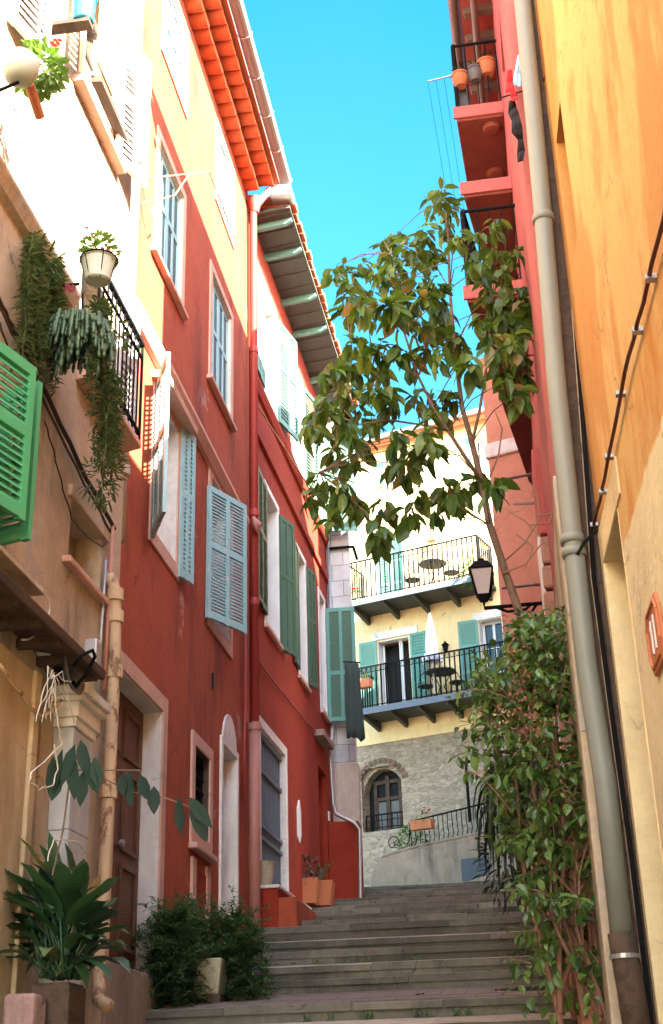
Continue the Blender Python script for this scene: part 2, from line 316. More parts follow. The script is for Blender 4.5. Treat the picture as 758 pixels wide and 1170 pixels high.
def yellowmat():
    """ochre wash with large orange patches whose edges run diagonally, as painted on the wall itself"""
    m, nt, b, L = newmat('yellow_orange_wash')
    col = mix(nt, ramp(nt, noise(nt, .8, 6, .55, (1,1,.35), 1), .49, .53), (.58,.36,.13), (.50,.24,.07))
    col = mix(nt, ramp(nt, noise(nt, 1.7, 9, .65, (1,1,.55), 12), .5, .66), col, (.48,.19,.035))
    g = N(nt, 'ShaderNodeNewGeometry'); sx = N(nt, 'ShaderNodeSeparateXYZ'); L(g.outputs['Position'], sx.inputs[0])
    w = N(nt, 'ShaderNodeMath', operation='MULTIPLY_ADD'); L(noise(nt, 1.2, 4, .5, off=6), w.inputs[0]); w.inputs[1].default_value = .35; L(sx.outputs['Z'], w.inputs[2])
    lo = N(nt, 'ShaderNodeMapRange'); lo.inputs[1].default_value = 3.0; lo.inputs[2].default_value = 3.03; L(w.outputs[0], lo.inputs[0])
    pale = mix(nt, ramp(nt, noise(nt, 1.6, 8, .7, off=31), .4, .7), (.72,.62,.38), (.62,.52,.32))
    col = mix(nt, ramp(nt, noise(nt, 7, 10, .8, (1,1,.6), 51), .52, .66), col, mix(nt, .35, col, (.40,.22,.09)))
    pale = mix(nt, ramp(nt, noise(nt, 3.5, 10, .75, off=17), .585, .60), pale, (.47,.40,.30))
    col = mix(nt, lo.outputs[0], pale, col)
    bs = N(nt, 'ShaderNodeMath', operation='MULTIPLY'); L(ramp(nt, noise(nt, 1.4, 10, .75, (1,1,.6), 93), .55, .68), bs.inputs[0]); bs.inputs[1].default_value = .55
    col = mix(nt, bs.outputs[0], col, mix(nt, .5, col, (.30,.20,.11)))
    col = grime(nt, col, (.25,.15,.08), .8)
    L(col, b.inputs['Base Color']); b.inputs['Roughness'].default_value = .9; b.inputs['Specular IOR Level'].default_value = .2
    bp = N(nt, 'ShaderNodeBump', Strength=.35, Distance=.03); h = N(nt, 'ShaderNodeMath', operation='ADD'); L(noise(nt, 12, 8, .7), h.inputs[0]); L(noise(nt, 2, 4, .5), h.inputs[1]); L(h.outputs[0], bp.inputs['Height']); L(bp.outputs[0], b.inputs['Normal'])
    return m
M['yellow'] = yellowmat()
# ---------------------------------------------------------------- builders
def wall(name, mat, parent, fr, u0, u1, z0, z1, holes=(), T=3.0, d=.28):
    """closed hollow block whose street face has real openings with reveals"""
    mb = MB()
    us = sorted({u0, u1, *[h[0] for h in holes], *[h[1] for h in holes]}); zs = sorted({z0, z1, *[h[2] for h in holes], *[h[3] for h in holes]})
    for i in range(len(us)-1):
        for j in range(len(zs)-1):
            um = (us[i]+us[i+1])/2; zm = (zs[j]+zs[j+1])/2
            if any(h[0] < um < h[1] and h[2] < zm < h[3] for h in holes): continue
            mb.poly([fr.P(us[i],0,zs[j]), fr.P(us[i+1],0,zs[j]), fr.P(us[i+1],0,zs[j+1]), fr.P(us[i],0,zs[j+1])])
    for a, b, c, e in holes:
        for q in (((a,0,c),(a,-d,c),(a,-d,e),(a,0,e)), ((b,0,c),(b,0,e),(b,-d,e),(b,-d,c)), ((a,0,e),(a,-d,e),(b,-d,e),(b,0,e)), ((a,0,c),(b,0,c),(b,-d,c),(a,-d,c))):
            mb.poly([fr.P(*p) for p in q])
    for q in (((u0,0,z0),(u0,0,z1),(u0,-T,z1),(u0,-T,z0)), ((u1,0,z0),(u1,-T,z0),(u1,-T,z1),(u1,0,z1)), ((u0,0,z1),(u1,0,z1),(u1,-T,z1),(u0,-T,z1)), ((u0,-T,z0),(u0,-T,z1),(u1,-T,z1),(u1,-T,z0))):
        mb.poly([fr.P(*p) for p in q])
    return mb.build(name, mat, parent)
def frame_ring(mb, fr, a, b, c, e, w, n0, n1, bottom=True):
    mb.box(fr, a, a+w, n0, n1, c, e); mb.box(fr, b-w, b, n0, n1, c, e); mb.box(fr, a+w, b-w, n0, n1, e-w, e)
    if bottom: mb.box(fr, a+w, b-w, n0, n1, c, c+w)
def surround(parent, fr, a, b, c, e, w=.14, mat='surround', proud=.02, bottom=True, name='surround'):
    mb = MB(); mb.box(fr, a-w, a, -.01, proud, c-(w if bottom else 0), e+w); mb.box(fr, b, b+w, -.01, proud, c-(w if bottom else 0), e+w)
    mb.box(fr, a, b, -.01, proud, e, e+w)
    if bottom: mb.box(fr, a, b, -.01, proud, c-w, c)
    return mb.build(name, M[mat], parent, bevel=.004)
def window(parent, fr, a, b, c, e, mat='white', d=.2, cols=2, rows=3, sill=None, open_leaf=False):
    mb = MB(); frame_ring(mb, fr, a+.002, b-.002, c+.002, e-.002, .06, -d-.05, -d)
    for i in range(cols):
        ua = a+.06+(b-a-.12)*i/cols; ub = a+.06+(b-a-.12)*(i+1)/cols
        if i: mb.box(fr, ua-.03, ua+.03, -d-.045, -d+.005, c+.06, e-.06)
        for j in range(1, rows):
            zz = c+.06+(e-c-.12)*j/rows; mb.box(fr, ua+.03, ub-.03, -d-.04, -d-.005, zz-.015, zz+.015)
    w = mb.build('window', M[mat], parent, bevel=.003)
    MB().box(fr, a+.05, b-.05, -d-.035, -d-.025, c+.05, e-.05).build('pane', M['glass'], w)
    if sill: MB().box(fr, a-.12, b+.12, -.1, .09, c-.07, c-.001).build('sill', M[sill], w, bevel=.008)
    return w
def leaf_panel(parent, fr, u, z0, z1, w, ang, mat, away=1, cols=1, rows=2, n=.03, sp=.06, solid=False, split=.55, name='shutter', tilt=-1, label=None, fill=None):
    """louvred shutter: hinge at u on wall frame fr, opened ang degrees from the wall, reaching away(+)/towards(-)"""
    a = rad(ang); du = (away*math.cos(a)*fr.u[0] + math.sin(a)*fr.n[0], away*math.cos(a)*fr.u[1] + math.sin(a)*fr.n[1])
    h = fr.P(u, n, 0); f = Fr((h.x, h.y), du, 1)
    mb = MB(); mf = MB(); t = .018; sw = .055
    cw = w/cols
    for i in range(cols+1):
        cc = min(max(cw*i, sw/2), w-sw/2); mb.box(f, cc-sw/2, cc+sw/2, -t, t, z0, z1)
    hs = [z0]; 
    hs = [z0, z0+(z1-z0)*split, z1] if rows == 2 else [z0+(z1-z0)*k/rows for k in range(rows+1)]
    for k, zz in enumerate(hs):
        zc = min(max(zz, z0+.045), z1-.035)
        for i in range(cols): 
            ua = (sw if i == 0 else cw*i+sw/2); ub = (w-sw if i == cols-1 else cw*(i+1)-sw/2)
            mb.box(f, ua, ub, -t, t, zc-.035, zc+.035)
    for k in range(len(hs)-1):
        za = max(hs[k]+.035, z0+.08); zb = min(hs[k+1]-.035, z1-.07)
        for i in range(cols):
            ua = (sw if i == 0 else cw*i+sw/2)+.001; ub = (w-sw if i == cols-1 else cw*(i+1)-sw/2)-.001
            if solid: (mf if fill else mb).box(f, ua, ub, -.006, .006, za, zb); continue
            m = max(3, int((zb-za)/sp))
            for q in range(m):
                zc = za+(zb-za)*(q+.5)/m; hh = (zb-za)/m*.52
                mb.extr(f, [(-.016, zc-hh*tilt), (-.011, zc-hh*tilt), (.016, zc+hh*tilt), (.011, zc+hh*tilt)], ua, ub)
    o = mb.build(name, M[mat], parent)
    if fill: mf.build('shutter_panel', M[fill], parent if parent.parent is None else parent)
    if label: o['label'] = label
    return o
def wid(fr, u, ang, xpx, ypx, away=1, n=.03):
    """leaf width so that the free edge reaches photo column xpx"""
    a = rad(ang); du = (away*math.cos(a)*fr.u[0] + math.sin(a)*fr.n[0], away*math.cos(a)*fr.u[1] + math.sin(a)*fr.n[1])
    h = fr.P(u, n, 0); f = Fr((h.x, h.y), du, 1); return abs(f.px(xpx, ypx)[0])
def closed_shutters(parent, fr, a, b, c, e, mat, cols=2, n=-.05, **k):
    k = dict(solid=True, fill='slatshade')  # solid dark panels replace the slats and their shaded gaps
    m = (a+b)/2
    leaf_panel(parent, fr, a+.005, c+.01, e-.01, m-a-.008, 0, mat, 1, cols, 2, n=n, **k); leaf_panel(parent, fr, b-.005, c+.01, e-.01, b-m-.008, 0, mat, -1, cols, 2, n=n, **k)
def pipe(name, mat, parent, pts, r, collars=(), collar_r=1.35):
    mb = MB(); mb.tube(pts, r, 14)
    o = mb.build(name, M[mat], parent, smooth=True)
    for c, ax in collars:
        MB().lathe(c, [(r*1.02,-.05),(r*collar_r,-.045),(r*collar_r,.045),(r*1.02,.05)], 16, Vector(ax)).build('pipe_collar', M[mat], o)
    return o
def railing(name, mat, parent, fr, u0, u1, n, z0, z1, sp=.11, r=.008, ends=0, curl=True):
    mb = MB()
    mb.box(fr, u0, u1, n-.02, n+.02, z1-.015, z1+.015); mb.box(fr, u0, u1, n-.012, n+.012, z0+.06, z0+.08); mb.box(fr, u0, u1, n-.01, n+.01, z1-.14, z1-.125)
    k = int(abs(u1-u0)/sp)
    for i in range(k+1):
        u = u0+(u1-u0)*i/k; rr = r*1.7 if i in (0, k) else r
        mb.box(fr, u-rr, u+rr, n-rr, n+rr, z0, z1)
        if curl and i < k:
            um = u+(u1-u0)/k/2; mb.tube([fr.P(um+.035*math.cos(w), n, z1-.07+.035*math.sin(w)) for w in [j*math.pi/4 for j in range(9)]], .005, 4)
    if ends:
        for u in (u0, u1):
            mb.box(fr, u-.015, u+.015, ends, n, z1-.015, z1+.015); mb.box(fr, u-.01, u+.01, ends, n, z0+.06, z0+.08)
            q = max(1, int(abs(n-ends)/sp))
            for i in range(q): nn = ends+(n-ends)*i/q; mb.box(fr, u-r, u+r, nn-r, nn+r, z0, z1)
    return mb.build(name, M[mat], parent)
# ================================================================ frames
H1 = Fr((-3.2, 0), (0, 1), 1); H2 = through((-3.2, 15.69), 660, 1); A = Fr((-2.9, 0), (0, 1), 1)
YW = through((.68, 8), 545, -1); FA = through((-4, 31), -2800, 1, True); SA = through((0.0, 16.3), -2800, 1, True)
PP = atY(600, 346, 11.5); PK = through((PP.x, PP.y), 646, -1)
W = Fr((0, 0), (1, 0), 1)      # faces the camera: u = X, n = -Y
# ================================================================ ground and stairs
prof = [(-14, -3.4)]
def add_step(y, ztop_front, y2, z2): prof.append((y, ztop_front)); prof.append((y2, z2))
steps = [(11.2, .65, .78), (13.0, 1.0, 1.125), (13.32, 1.135, 1.275), (14.2, 1.375, 1.50), (14.52, 1.51, 1.64), (15.4, 1.755, 1.90)]
low = []
yy, zz = 11.2, .65
for i in range(13):                                  # the flight that falls away towards and behind the camera
    y0 = yy - .95; low.append((yy, zz)); low.append((y0, zz - .10)); yy = y0; zz = zz - .10 - .14
low.append((yy, zz + .14 - .14)); low.append((yy - 25, zz - 1.5)); low.reverse()
prof = low[:-1] + [(11.2, .65)]
ps = [(p[0], p[1]) for p in prof]
for y, zb, zt in steps: ps.append((y, zb)); ps.append((y, zt))
y = 15.4; z = 1.90
for i in range(10):
    y2 = y + .94; zb = z + .032; ps.append((y2, zb)); ps.append((y2, zb + .15)); y = y2; z = zb + .15
YT, ZT = y, z
ps += [(40, z + .35)]
mb = MB(); k = 0
nx = 9
for (ya, za), (yb, zb) in zip(ps[:-1], ps[1:]):
    xs = [-7 + 1.25 * i for i in range(12)]
    for i in range(11): mb.poly([(xs[i], ya, za), (xs[i+1], ya, za), (xs[i+1], yb, zb), (xs[i], yb, zb)])
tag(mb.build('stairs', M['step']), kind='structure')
mb = MB(); mb.poly([(-3.1, 11.3, .797), (.66, 11.3, .797), (.66, 12.99, 1.003), (-3.1, 12.99, 1.003)]); tag(mb.build('paved_landing', M['tread']), kind='structure')
mb = MB(); R2 = random.Random(3)
for (yq, zt) in [(s[0], s[2]) for s in steps] + [(15.4 + .94 * (i+1), 1.90 + .182 * (i+1)) for i in range(10)]:
    x = -3.15 + R2.uniform(-.5, 0)
    while x < .66:      # long nosing stones with open joints, set a little proud of each riser
        l = min(R2.uniform(.7, 1.3), .68 - x); j = R2.uniform(-.011, .008)
        mb.xbox(x + .006, x + l - .006, yq - .022 + j, yq + .26, zt - .062, zt + .006 + j); x += l
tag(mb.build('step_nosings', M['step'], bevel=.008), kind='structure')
mb = MB(); mb.poly([(-300, -300, -3.6), (300, -300, -3.6), (300, 300, -3.6), (-300, 300, -3.6)]); tag(mb.build('ground', M['concrete']), kind='structure')
mh = MB().xbox(-.35+.1, .35+.1, 11.9, 12.3, .868, .925); 
mh = MB(); mh.lathe((.02, 12.25, .903), [(.33, -.02), (.33, .012), (.30, .016)], 28); mh2 = solo(mh, 'manhole_cover', M['iron'], (.02, 12.25, .9), 'round dark iron cover set in the paved step by the shrub', 'manhole cover'); mh2.rotation_euler = (rad(6.6), 0, 0)
def gz(yq):
    for (ya, za), (yb, zb) in zip(ps[:-1], ps[1:]):
        if ya <= yq < yb and yb > ya: return za + (zb - za) * (yq - ya) / (yb - ya)
    return ZT
# ================================================================ HOUSE A (tan, near left)
hA = empty('tan_house', (-2.9, 4, 0), 'weathered tan plaster house nearest on the left with cables, small niche and balcony plants', 'house')
def apx(x, y, n=0): u, z = A.px(x, y, n); return A.P(u, n, z)
nich = (8.02, 8.72, 3.47, 3.93)
wA = wall('wall', M['tan'], hA, A, -9, 9.2, -3, 10.6, [nich, (7.95, 8.75, 5.02, 5.95), (7.6, 8.5, 7.3, 8.7), (5.55, 6.35, 3.06, 4.0), (7.45, 7.72, 1.0, 2.4), (5.2, 6.2, 6.6, 8.1)], d=.22)
MB().box(A, *nich[:2], -.24, -.2, *nich[2:]).build('niche_back', M['concrete'], hA)
mb = MB(); mb.box(A, 7.9, 8.85, -.05, .06, nich[2]-.05, nich[2]-.001); mb.build('sill', M['surround'], hA, bevel=.01)
MB().box(A, 7.93, 8.8, -.02, .035, 3.931, 4.02).build('lintel', M['tan'], hA, bevel=.01)
window(hA, A, 7.95, 8.75, 5.02, 5.95, d=.15); window(hA, A, 7.6, 8.5, 7.3, 8.7, d=.15, sill='surround'); window(hA, A, 5.55, 6.35, 3.06, 4.0, 'bgreen', d=.15, sill='surround'); window(hA, A, 5.2, 6.2, 6.6, 8.1, d=.15)
MB().box(A, 7.45, 7.72, -.2, -.15, 1.0, 2.4).build('door', M['oldwood'], hA)
leaf_panel(hA, A, 7.58, 7.3, 8.7, .45, 20, 'white', -1); leaf_panel(hA, A, 8.52, 7.3, 8.7, .42, 20, 'white', 1)
leaf_panel(hA, A, 6.22, 6.6, 8.1, .42, 15, 'white', 1)
# old ledge under the sunlit storey
mb = MB(); mb.extr(A, [(-.02, 5.28), (.05, 5.30), (.09, 5.38), (.09, 5.42), (-.02, 5.44)], -6, 7.7); mb.build('string_course', M['tan'], hA, bevel=.01)
# bright green shutters of the window at the left edge
u0, z0 = A.px(0, 586, .12); u1, z1 = A.px(42, 430, .2)
wl = 1.0
leaf_panel(hA, A, 5.48, 3.04, 4.03, .98, 16, 'bgreen', 1, 1, 2, sp=.045, split=.55, label='bright green louvred shutter, half open')
leaf_panel(hA, A, 6.66, 3.0, 4.03, .27, 108, 'bgreen', 1, 1, 2, sp=.05, label='bright green louvred shutter, edge on')
# canopy of old boards
mb = MB(); mb.extr(A, [(-.02, 2.66), (.30, 2.60), (.31, 2.66), (-.02, 2.76)], 5.4, 8.02); mb.build('door_canopy', M['oldwood'], hA, bevel=.006)
for i in range(7): u = 5.8 + .35*i; MB().box(A, u, u+.06, 0, .27, 2.58, 2.64).build('canopy_bracket', M['oldwood'], hA)
mb = MB(); mb.extr(A, [(-.02, 2.80), (.06, 2.80), (.04, 2.88), (-.02, 2.9)], 5.4, 8.0); mb.build('canopy_flashing', M['tan'], hA)
MB().extr(A, [(0, 2.90), (.17, 2.90), (.15, 2.95), (0, 2.98)], 5.0, 7.2).build('ledge', M['tan'], hA, bevel=.01)
# pale block pilaster and capital beside the dark doorway
PI = Fr((-2.9, 0), (0, 1), 1)
mb = MB(); mb.box(PI, 7.93, 8.32, 0, .14, -.5, 2.28); mb.build('pilaster', M['quoin'], hA, bevel=.01)
mb = MB(); mb.box(PI, 7.915, 8.34, 0, .155, 2.281, 2.34); mb.box(PI, 7.90, 8.36, 0, .175, 2.341, 2.44); mb.box(PI, 7.88, 8.38, 0, .21, 2.441, 2.48); mb.box(PI, 7.86, 8.40, 0, .235, 2.481, 2.54)
mb.build('capital', M['whitejamb'], hA, bevel=.008)
MB().box(A, 6.2, 7.4, 0, .045, -.3, 2.5).build('render_panel', M['ochre'], hA, bevel=.01)
MB().box(A, 7.4, 7.5, 0, .07, -.3, 2.5).build('door_surround', M['ochre'], hA, bevel=.01)
# cables
def cab(pts, r, mat, n=.03, name='cable', jit=.006, par=hA, fr=A, sides=6):
    P3 = []
    for i in range(len(pts)-1):
        a = fr.px(*pts[i], n); b = fr.px(*pts[i+1], n)
        for q in range(4):
            t = q/4; P3.append(fr.P(a[0]+(b[0]-a[0])*t, n + R.uniform(-jit, jit), a[1]+(b[1]-a[1])*t + R.uniform(-jit, jit)))
    P3.append(fr.P(*[fr.px(*pts[-1], n)[0], n, fr.px(*pts[-1], n)[1]]))
    return MB().tube(P3, r, sides).build(name, M[mat], par, smooth=True)
cab([(-20,300),(0,342),(13,372),(36,415),(59,461),(99,547),(131,604)], .017, 'cable', .05)
cab([(-20,315),(0,350),(13,380),(34,420),(57,470),(97,553),(129,612)], .010, 'oldwood', .04)
cab([(51,481),(62,515),(72,560),(82,592),(100,612),(117,625),(121,618)], .006, 'cable', .03)
cab([(0,368),(10,400),(14,430)], .008, 'cable', .03)
cab([(0,668),(20,700),(45,742),(60,765)], .004, 'cable', .03); cab([(0,676),(18,706),(44,752),(58,775)], .004, 'cable', .03)
cab([(24,655),(35,662),(52,676),(57,695),(52,715),(40,728),(25,731)], .006, 'palecable', .12)
cab([(33,675),(37,700),(42,730),(56,756),(60,775)], .005, 'palecable', .06)
cab([(0,760),(18,785),(40,815),(48,820),(60,812),(70,800)], .012, 'rustpipe', .1)
cab([(54,985),(62,960),(78,960),(92,965),(98,975)], .004, 'palecable', .36)
for i in range(11):
    x0 = 60 + R.uniform(-4, 6); y0 = 775 + R.uniform(-6, 8); dx = R.uniform(-22, 30); 
    cab([(x0, y0), (x0+dx*.5, y0+R.uniform(-14, 20)), (x0+dx, y0+R.uniform(5, 60))], .003, 'palecable', .36)
cab([(62,790),(66,820),(70,850),(52,870),(38,880),(34,893),(45,902),(60,898),(66,880),(62,850)], .004, 'palecable', .4)
MB().tube([apx(24,652,.0), apx(26,656,.12), apx(40,668,.12)], .012, 6).build('wall_hook', M['iron'], hA)
# dish on an arm
dsh = empty('satellite_dish', apx(95, 760, .0), 'dull grey dish with a bent black arm and pale box above the capital', 'satellite dish')
cd = A.P(*[A.px(84, 765, .2)[0], .2, A.px(84, 765, .2)[1]])
ax = Vector((1, -.02, .12)).normalized()
mb = MB(); rr = .165
mb.lathe(cd, [(.01, -.05), (rr*.5, -.037), (rr*.85, -.01), (rr, .012), (rr*.97, .016), (rr*.8, -.002), (rr*.45, -.028), (.01, -.04)], 28, ax); mb.build('reflector', M['dish'], dsh, smooth=True)
MB().tube([apx(84,760,.25), apx(95,748,.33), apx(106,743,.36), apx(109,750,.36), apx(100,768,.3), apx(86,785,.22)], .012, 8).build('arm', M['iron'], dsh, smooth=True)
b0 = apx(105, 745, .22); MB().xbox(b0.x-.04, b0.x+.05, b0.y-.05, b0.y+.05, b0.z-.10, b0.z+.08).build('receiver_box', M['zinc'], dsh, bevel=.012)
MB().tube([apx(84,780,.2), apx(84,788,.0)], .015, 8).build('mount', M['iron'], dsh)
b0 = apx(63, 745, .12); bk = MB().xbox(b0.x-.12, b0.x+.12, b0.y-.04, b0.y+.22, b0.z-.02, b0.z+.05).build('shelf_bracket', M['whitejamb'], hA, bevel=.008)
# corner pipes
pipe('drainpipe', 'rustpipe', hA, [apx(122,655,-.02), apx(127,662,.06), apx(132,676,.09), apx(131,760,.09), apx(126,870,.09), apx(119,1000,.09), apx(113,1110,.09), apx(113,1142,.12), apx(124,1150,.22)], .046,
     [(apx(132,680,.09),(0,0,1)), (apx(132,705,.09),(0,0,1)), (apx(131,768,.09),(0,0,1)), (apx(124,905,.09),(0,0,1))])
pipe('conduit', 'pinkpipe', hA, [apx(129,595,.05), apx(124,700,.05), apx(119,790,.05)], .016)
pipe('conduit', 'zinc', hA, [apx(121,640,.03), apx(116,720,.03), apx(112,800,.03)], .012)
pipe('drainpipe', 'creampipe', hA, [H1.P(9.72, .12, 9.6), H1.P(9.72, .12, 7), H1.P(9.72,.12, 4.35)], .05, [(H1.P(9.72,.12,5.0),(0,0,1)), (H1.P(9.72,.12,8.3),(0,0,1))])
# balcony with rail
MB().extr(A, [(0, 4.86), (.15, 4.89), (.15, 4.95), (0, 4.95)], 7.95, 9.15).build('balcony_slab', M['surround'], hA, bevel=.01)
railing('railing', 'iron', hA, A, 7.97, 9.13, .135, 4.95, 5.85, .1, .006, .01, False)
leaf_panel(hA, A, 8.82, 5.0, 6.1, .34, 10, 'white', 1, 1, 2)
# dark board ledge, straw blind
a = A.px(114, 90, .07); b = A.px(146, 190, .07)
MB().extr(A, [(0, a[1]-.02), (.09, a[1]-.03), (.09, a[1]+.03), (0, a[1]+.05)], a[0], b[0]).build('awning_board', M['oldwood'], hA)
MB().box(A, a[0]-.1, a[0]+.3, .07, .09, a[1]+.08, a[1]+1.2).build('straw_blind', flat('straw', (.5,.4,.2), .9), hA)
# ---- things hanging and standing on house A
def pot(name, c, r, h, mat, label, cat='flower pot', group=None, tilt=None, rim=True):
    e = empty(name, c, label, cat, group)
    pf = [(r*.62,0),(r*.72,h*.05),(r*.95,h*.82),(r*1.06,h*.84),(r*1.08,h),(r*.95,h),(r*.9,h*.86),(r*.5,h*.84)]
    MB().lathe(c, pf, 24).build('pot', M[mat], e, smooth=False); return e
def bush(mb, c, r, n, L, Wd, down=.2, sq=1.0, hollow=.35, rr=R):
    for i in range(n):
        while True:
            p = Vector((rr.uniform(-1,1), rr.uniform(-1,1), rr.uniform(-1,1)))
            if hollow < p.length < 1: break
        q = Vector(c) + Vector((p.x*r, p.y*r, p.z*r*sq)); d = (p.normalized() + Vector((rr.uniform(-.6,.6), rr.uniform(-.6,.6), rr.uniform(-.5,.5)-down))).normalized()
        mb.leaf(q, d, Vector((rr.uniform(-.4,.4), rr.uniform(-.4,.4), 1)), L*rr.uniform(.6,1.2), Wd*rr.uniform(.7,1.1), .2, .25)
def flowers(mb, c, r, n, s, rr=R):
    for i in range(n):
        q = Vector(c) + Vector((rr.uniform(-1,1)*r, rr.uniform(-1,1)*r, rr.uniform(-.4,1)*r))
        for j in range(5):
            w = j*1.257; mb.leaf(q, (math.cos(w), math.sin(w), .5), (0,0,1), s, s*.8, .1, .1)
def strands(mb, mx, my0, my1, n, L, Wd, nn=.1, fr=A, spread=8, rr=R):
    """trailing stems with small leaves, from photo row my0 down to my1 in the wall plane"""
    for i in range(n):
        x = mx + rr.uniform(-spread, spread); off = nn + rr.uniform(0, .14); ye = my0 + (my1-my0)*rr.uniform(.5, 1)
        y = my0 + rr.uniform(-5, 10); P3 = []; xx = x
        while y < ye:
            u, z = fr.px(xx, y, off); P3.append(fr.P(u, off, z)); y += 4; xx += rr.uniform(-1.5, 1.3)
        if len(P3) < 3: continue
        mb.tube(P3, .003, 4)
        for p in P3:
            for j in range(3):
                w = rr.uniform(0, 6.28); mb.leaf(p, (math.cos(w), math.sin(w), rr.uniform(-.2,.9)), (0,0,1), L*rr.uniform(.6,1.2), Wd, .2, .4)
def aloc(x, y, n): u, z = A.px(x, y, n); return A.P(u, n, z)
mb = MB(); strands(mb, 40, 272, 440, 12, .075, .018, .04, spread=6); strands(mb, 60, 300, 450, 10, .075, .018, .05, spread=7); bush(mb, aloc(48, 300, .12), .11, 70, .08, .018, 0, 1.3); 
solo(mb, 'trailing_plant', M['trail'], aloc(45, 280, .05), 'long thin trailing plant hanging down the tan wall left of the balcony', 'hanging plant', 'trailing plants on the tan house')
mb = MB()
for i in range(250):        # fat succulent fingers
    w = R.uniform(0, 6.28); r0 = .20*math.sqrt(R.random()); c = aloc(93, 375, .30) + Vector((math.cos(w)*r0, math.sin(w)*r0*1.1, R.uniform(-.04,.05))); l = R.uniform(.08,.40)*(1.25-3.4*r0)
    mb.tube([c + Vector((math.cos(w)*.03*q_, math.sin(w)*.03*q_, -l*q_)) for q_ in (0,.1,.2,.3,.4,.5,.6,.7,.8,.9,1)], [.008,.016,.009,.017,.010,.017,.010,.016,.009,.014,.006], 6)
solo(mb, 'donkey_tail_succulent', leafmat('succulent', [(0,(.04,.09,.045)), (1,(.10,.17,.08))], .5, .1), aloc(93, 375, .3), 'dense drooping succulent with fat fingers hanging at the balcony corner', 'hanging plant', smooth=True)
mb = MB(); strands(mb, 118, 345, 480, 9, .06, .02, .30, spread=9); strands(mb, 126, 430, 585, 14, .085, .014, .30, spread=10); bush(mb, aloc(120, 380, .38), .16, 90, .05, .03, 0, 1.5); bush(mb, aloc(118, 480, .3), .10, 60, .08, .02, .2, 1.8); bush(mb, aloc(118, 545, .22), .13, 110, .09, .018, .1, 1.6)
solo(mb, 'balcony_plant', M['trail'], aloc(120, 400, .36), 'straggly plant climbing the balcony rail and spilling below it', 'hanging plant', 'trailing plants on the tan house')
mb = MB(); flowers(mb, aloc(79, 331, .33), .03, 9, .022); solo(mb, 'geranium_bloom', M['pinkflower'], aloc(79, 331, .33), 'small bright pink bloom left of the hanging succulent', 'flower')
hp = empty('hanging_pot', aloc(112, 322, .38), 'pale pot in a black wire basket with pink flowers above the balcony', 'flower pot')
cp = aloc(112, 322, .38) + Vector((0,0,-.0)); MB().lathe(cp, [(.07,0),(.085,.01),(.115,.16),(.125,.165),(.125,.185),(.11,.185),(.10,.165),(.05,.16)], 24).build('pot', M['whitepot'], hp)
mb = MB(); mb.tube([cp + Vector((.13*math.cos(w), .13*math.sin(w), .175)) for w in [i*.4 for i in range(17)]], .006, 5)
for i in range(6): w = i*1.05; mb.tube([cp + Vector((.075*math.cos(w), .075*math.sin(w), -.005)), cp + Vector((.13*math.cos(w), .13*math.sin(w), .175))], .004, 4)
mb.tube([cp + Vector((-.13,0,.0)), cp + Vector((-.4,0,-.0))], .012, 6); mb.build('wire_basket', M['iron'], hp)
mb = MB(); bush(mb, cp + Vector((0,0,.24)), .12, 160, .05, .03, -.2); mb.build('foliage', M['lightleaf'], hp)
mb = MB(); flowers(mb, cp + Vector((0,0,.3)), .1, 12, .02); mb.build('flowers', M['pinkflower'], hp)
gp = empty('geranium_pot', aloc(22, 92, .35), 'round pale green pot with leafy red geranium high on the sunlit wall', 'flower pot')
cp = aloc(22, 92, .35); MB().lathe(cp, [(.04,0),(.08,.01),(.11,.08),(.11,.15),(.095,.17),(.085,.16),(.05,.15)], 24).build('pot', M['whitepot'], gp, smooth=True)
mb = MB(); bush(mb, aloc(44, 80, .36), .15, 260, .06, .05, 0); mb.build('foliage', M['lightleaf'], gp); mb = MB(); flowers(mb, aloc(64, 52, .36), .03, 8, .022); flowers(mb, aloc(68, 78, .36), .02, 5, .02); mb.build('flowers', M['flower'], gp)
MB().tube([aloc(34,97,.36), aloc(46,134,.36)], .03, 10).build('roll', M['terracotta'], gp); MB().tube([A.P(cp.y, 0, cp.z-.15), A.P(cp.y, .35, cp.z-.01)], .012, 6).build('bracket', M['iron'], gp)
cp = aloc(95, 25, .3); bb = MB().lathe(cp, [(.07,0),(.075,.004),(.085,.19),(.092,.195),(.092,.21),(.08,.21),(.07,.19)], 24); solo(bb, 'blue_bucket', M['bluepot'], cp, 'bright blue plastic bucket hanging at the top of the sunlit wall', 'bucket')
bs = MB().extr(A, [(0, cp.z-.04), (.36, cp.z-.04), (.36, cp.z-.004), (0, cp.z-.004)], cp.y-.05, cp.y+.05); bs.build('wall_shelf', M['oldwood'], hA)
# ================================================================ HOUSE 1 (red, pale blue shutters)
h1 = empty('red_house', (-3.2, 12.5, 1), 'red plastered house with pale blue shutters and orange tiled eaves on the left', 'house')
ho1 = [(10.2,11.6,1.08,3.42),(11.12,11.95,5.05,6.55),(13.47,14.5,5.02,6.75),(10.9,11.92,8.12,9.55),(13.38,14.48,8.05,9.55),(10.92,11.9,10.85,12.0),(13.6,14.55,10.85,12.0),(12.86,13.52,2.55,3.42),(14.12,14.86,1.9,3.75)]
wall('wall', M['red'], h1, H1, 9.22, 15.69, -2, 12.5, ho1, d=.25)
def rev(parent, fr, h, mat, d=.24, t=.008):
    mb = MB(); a,b,c,e = h; mb.box(fr, a-.001, a+t, -d, .005, c, e); mb.box(fr, b-t, b+.001, -d, .005, c, e); mb.box(fr, a+t, b-t, -d, .005, e-t, e+.001)
    mb.build('reveal', M[mat], parent)
for i, h in enumerate(ho1):
    a,b,c,e = h
    rev(h1, H1, h, 'whitejamb' if i != 7 else 'oldwood')
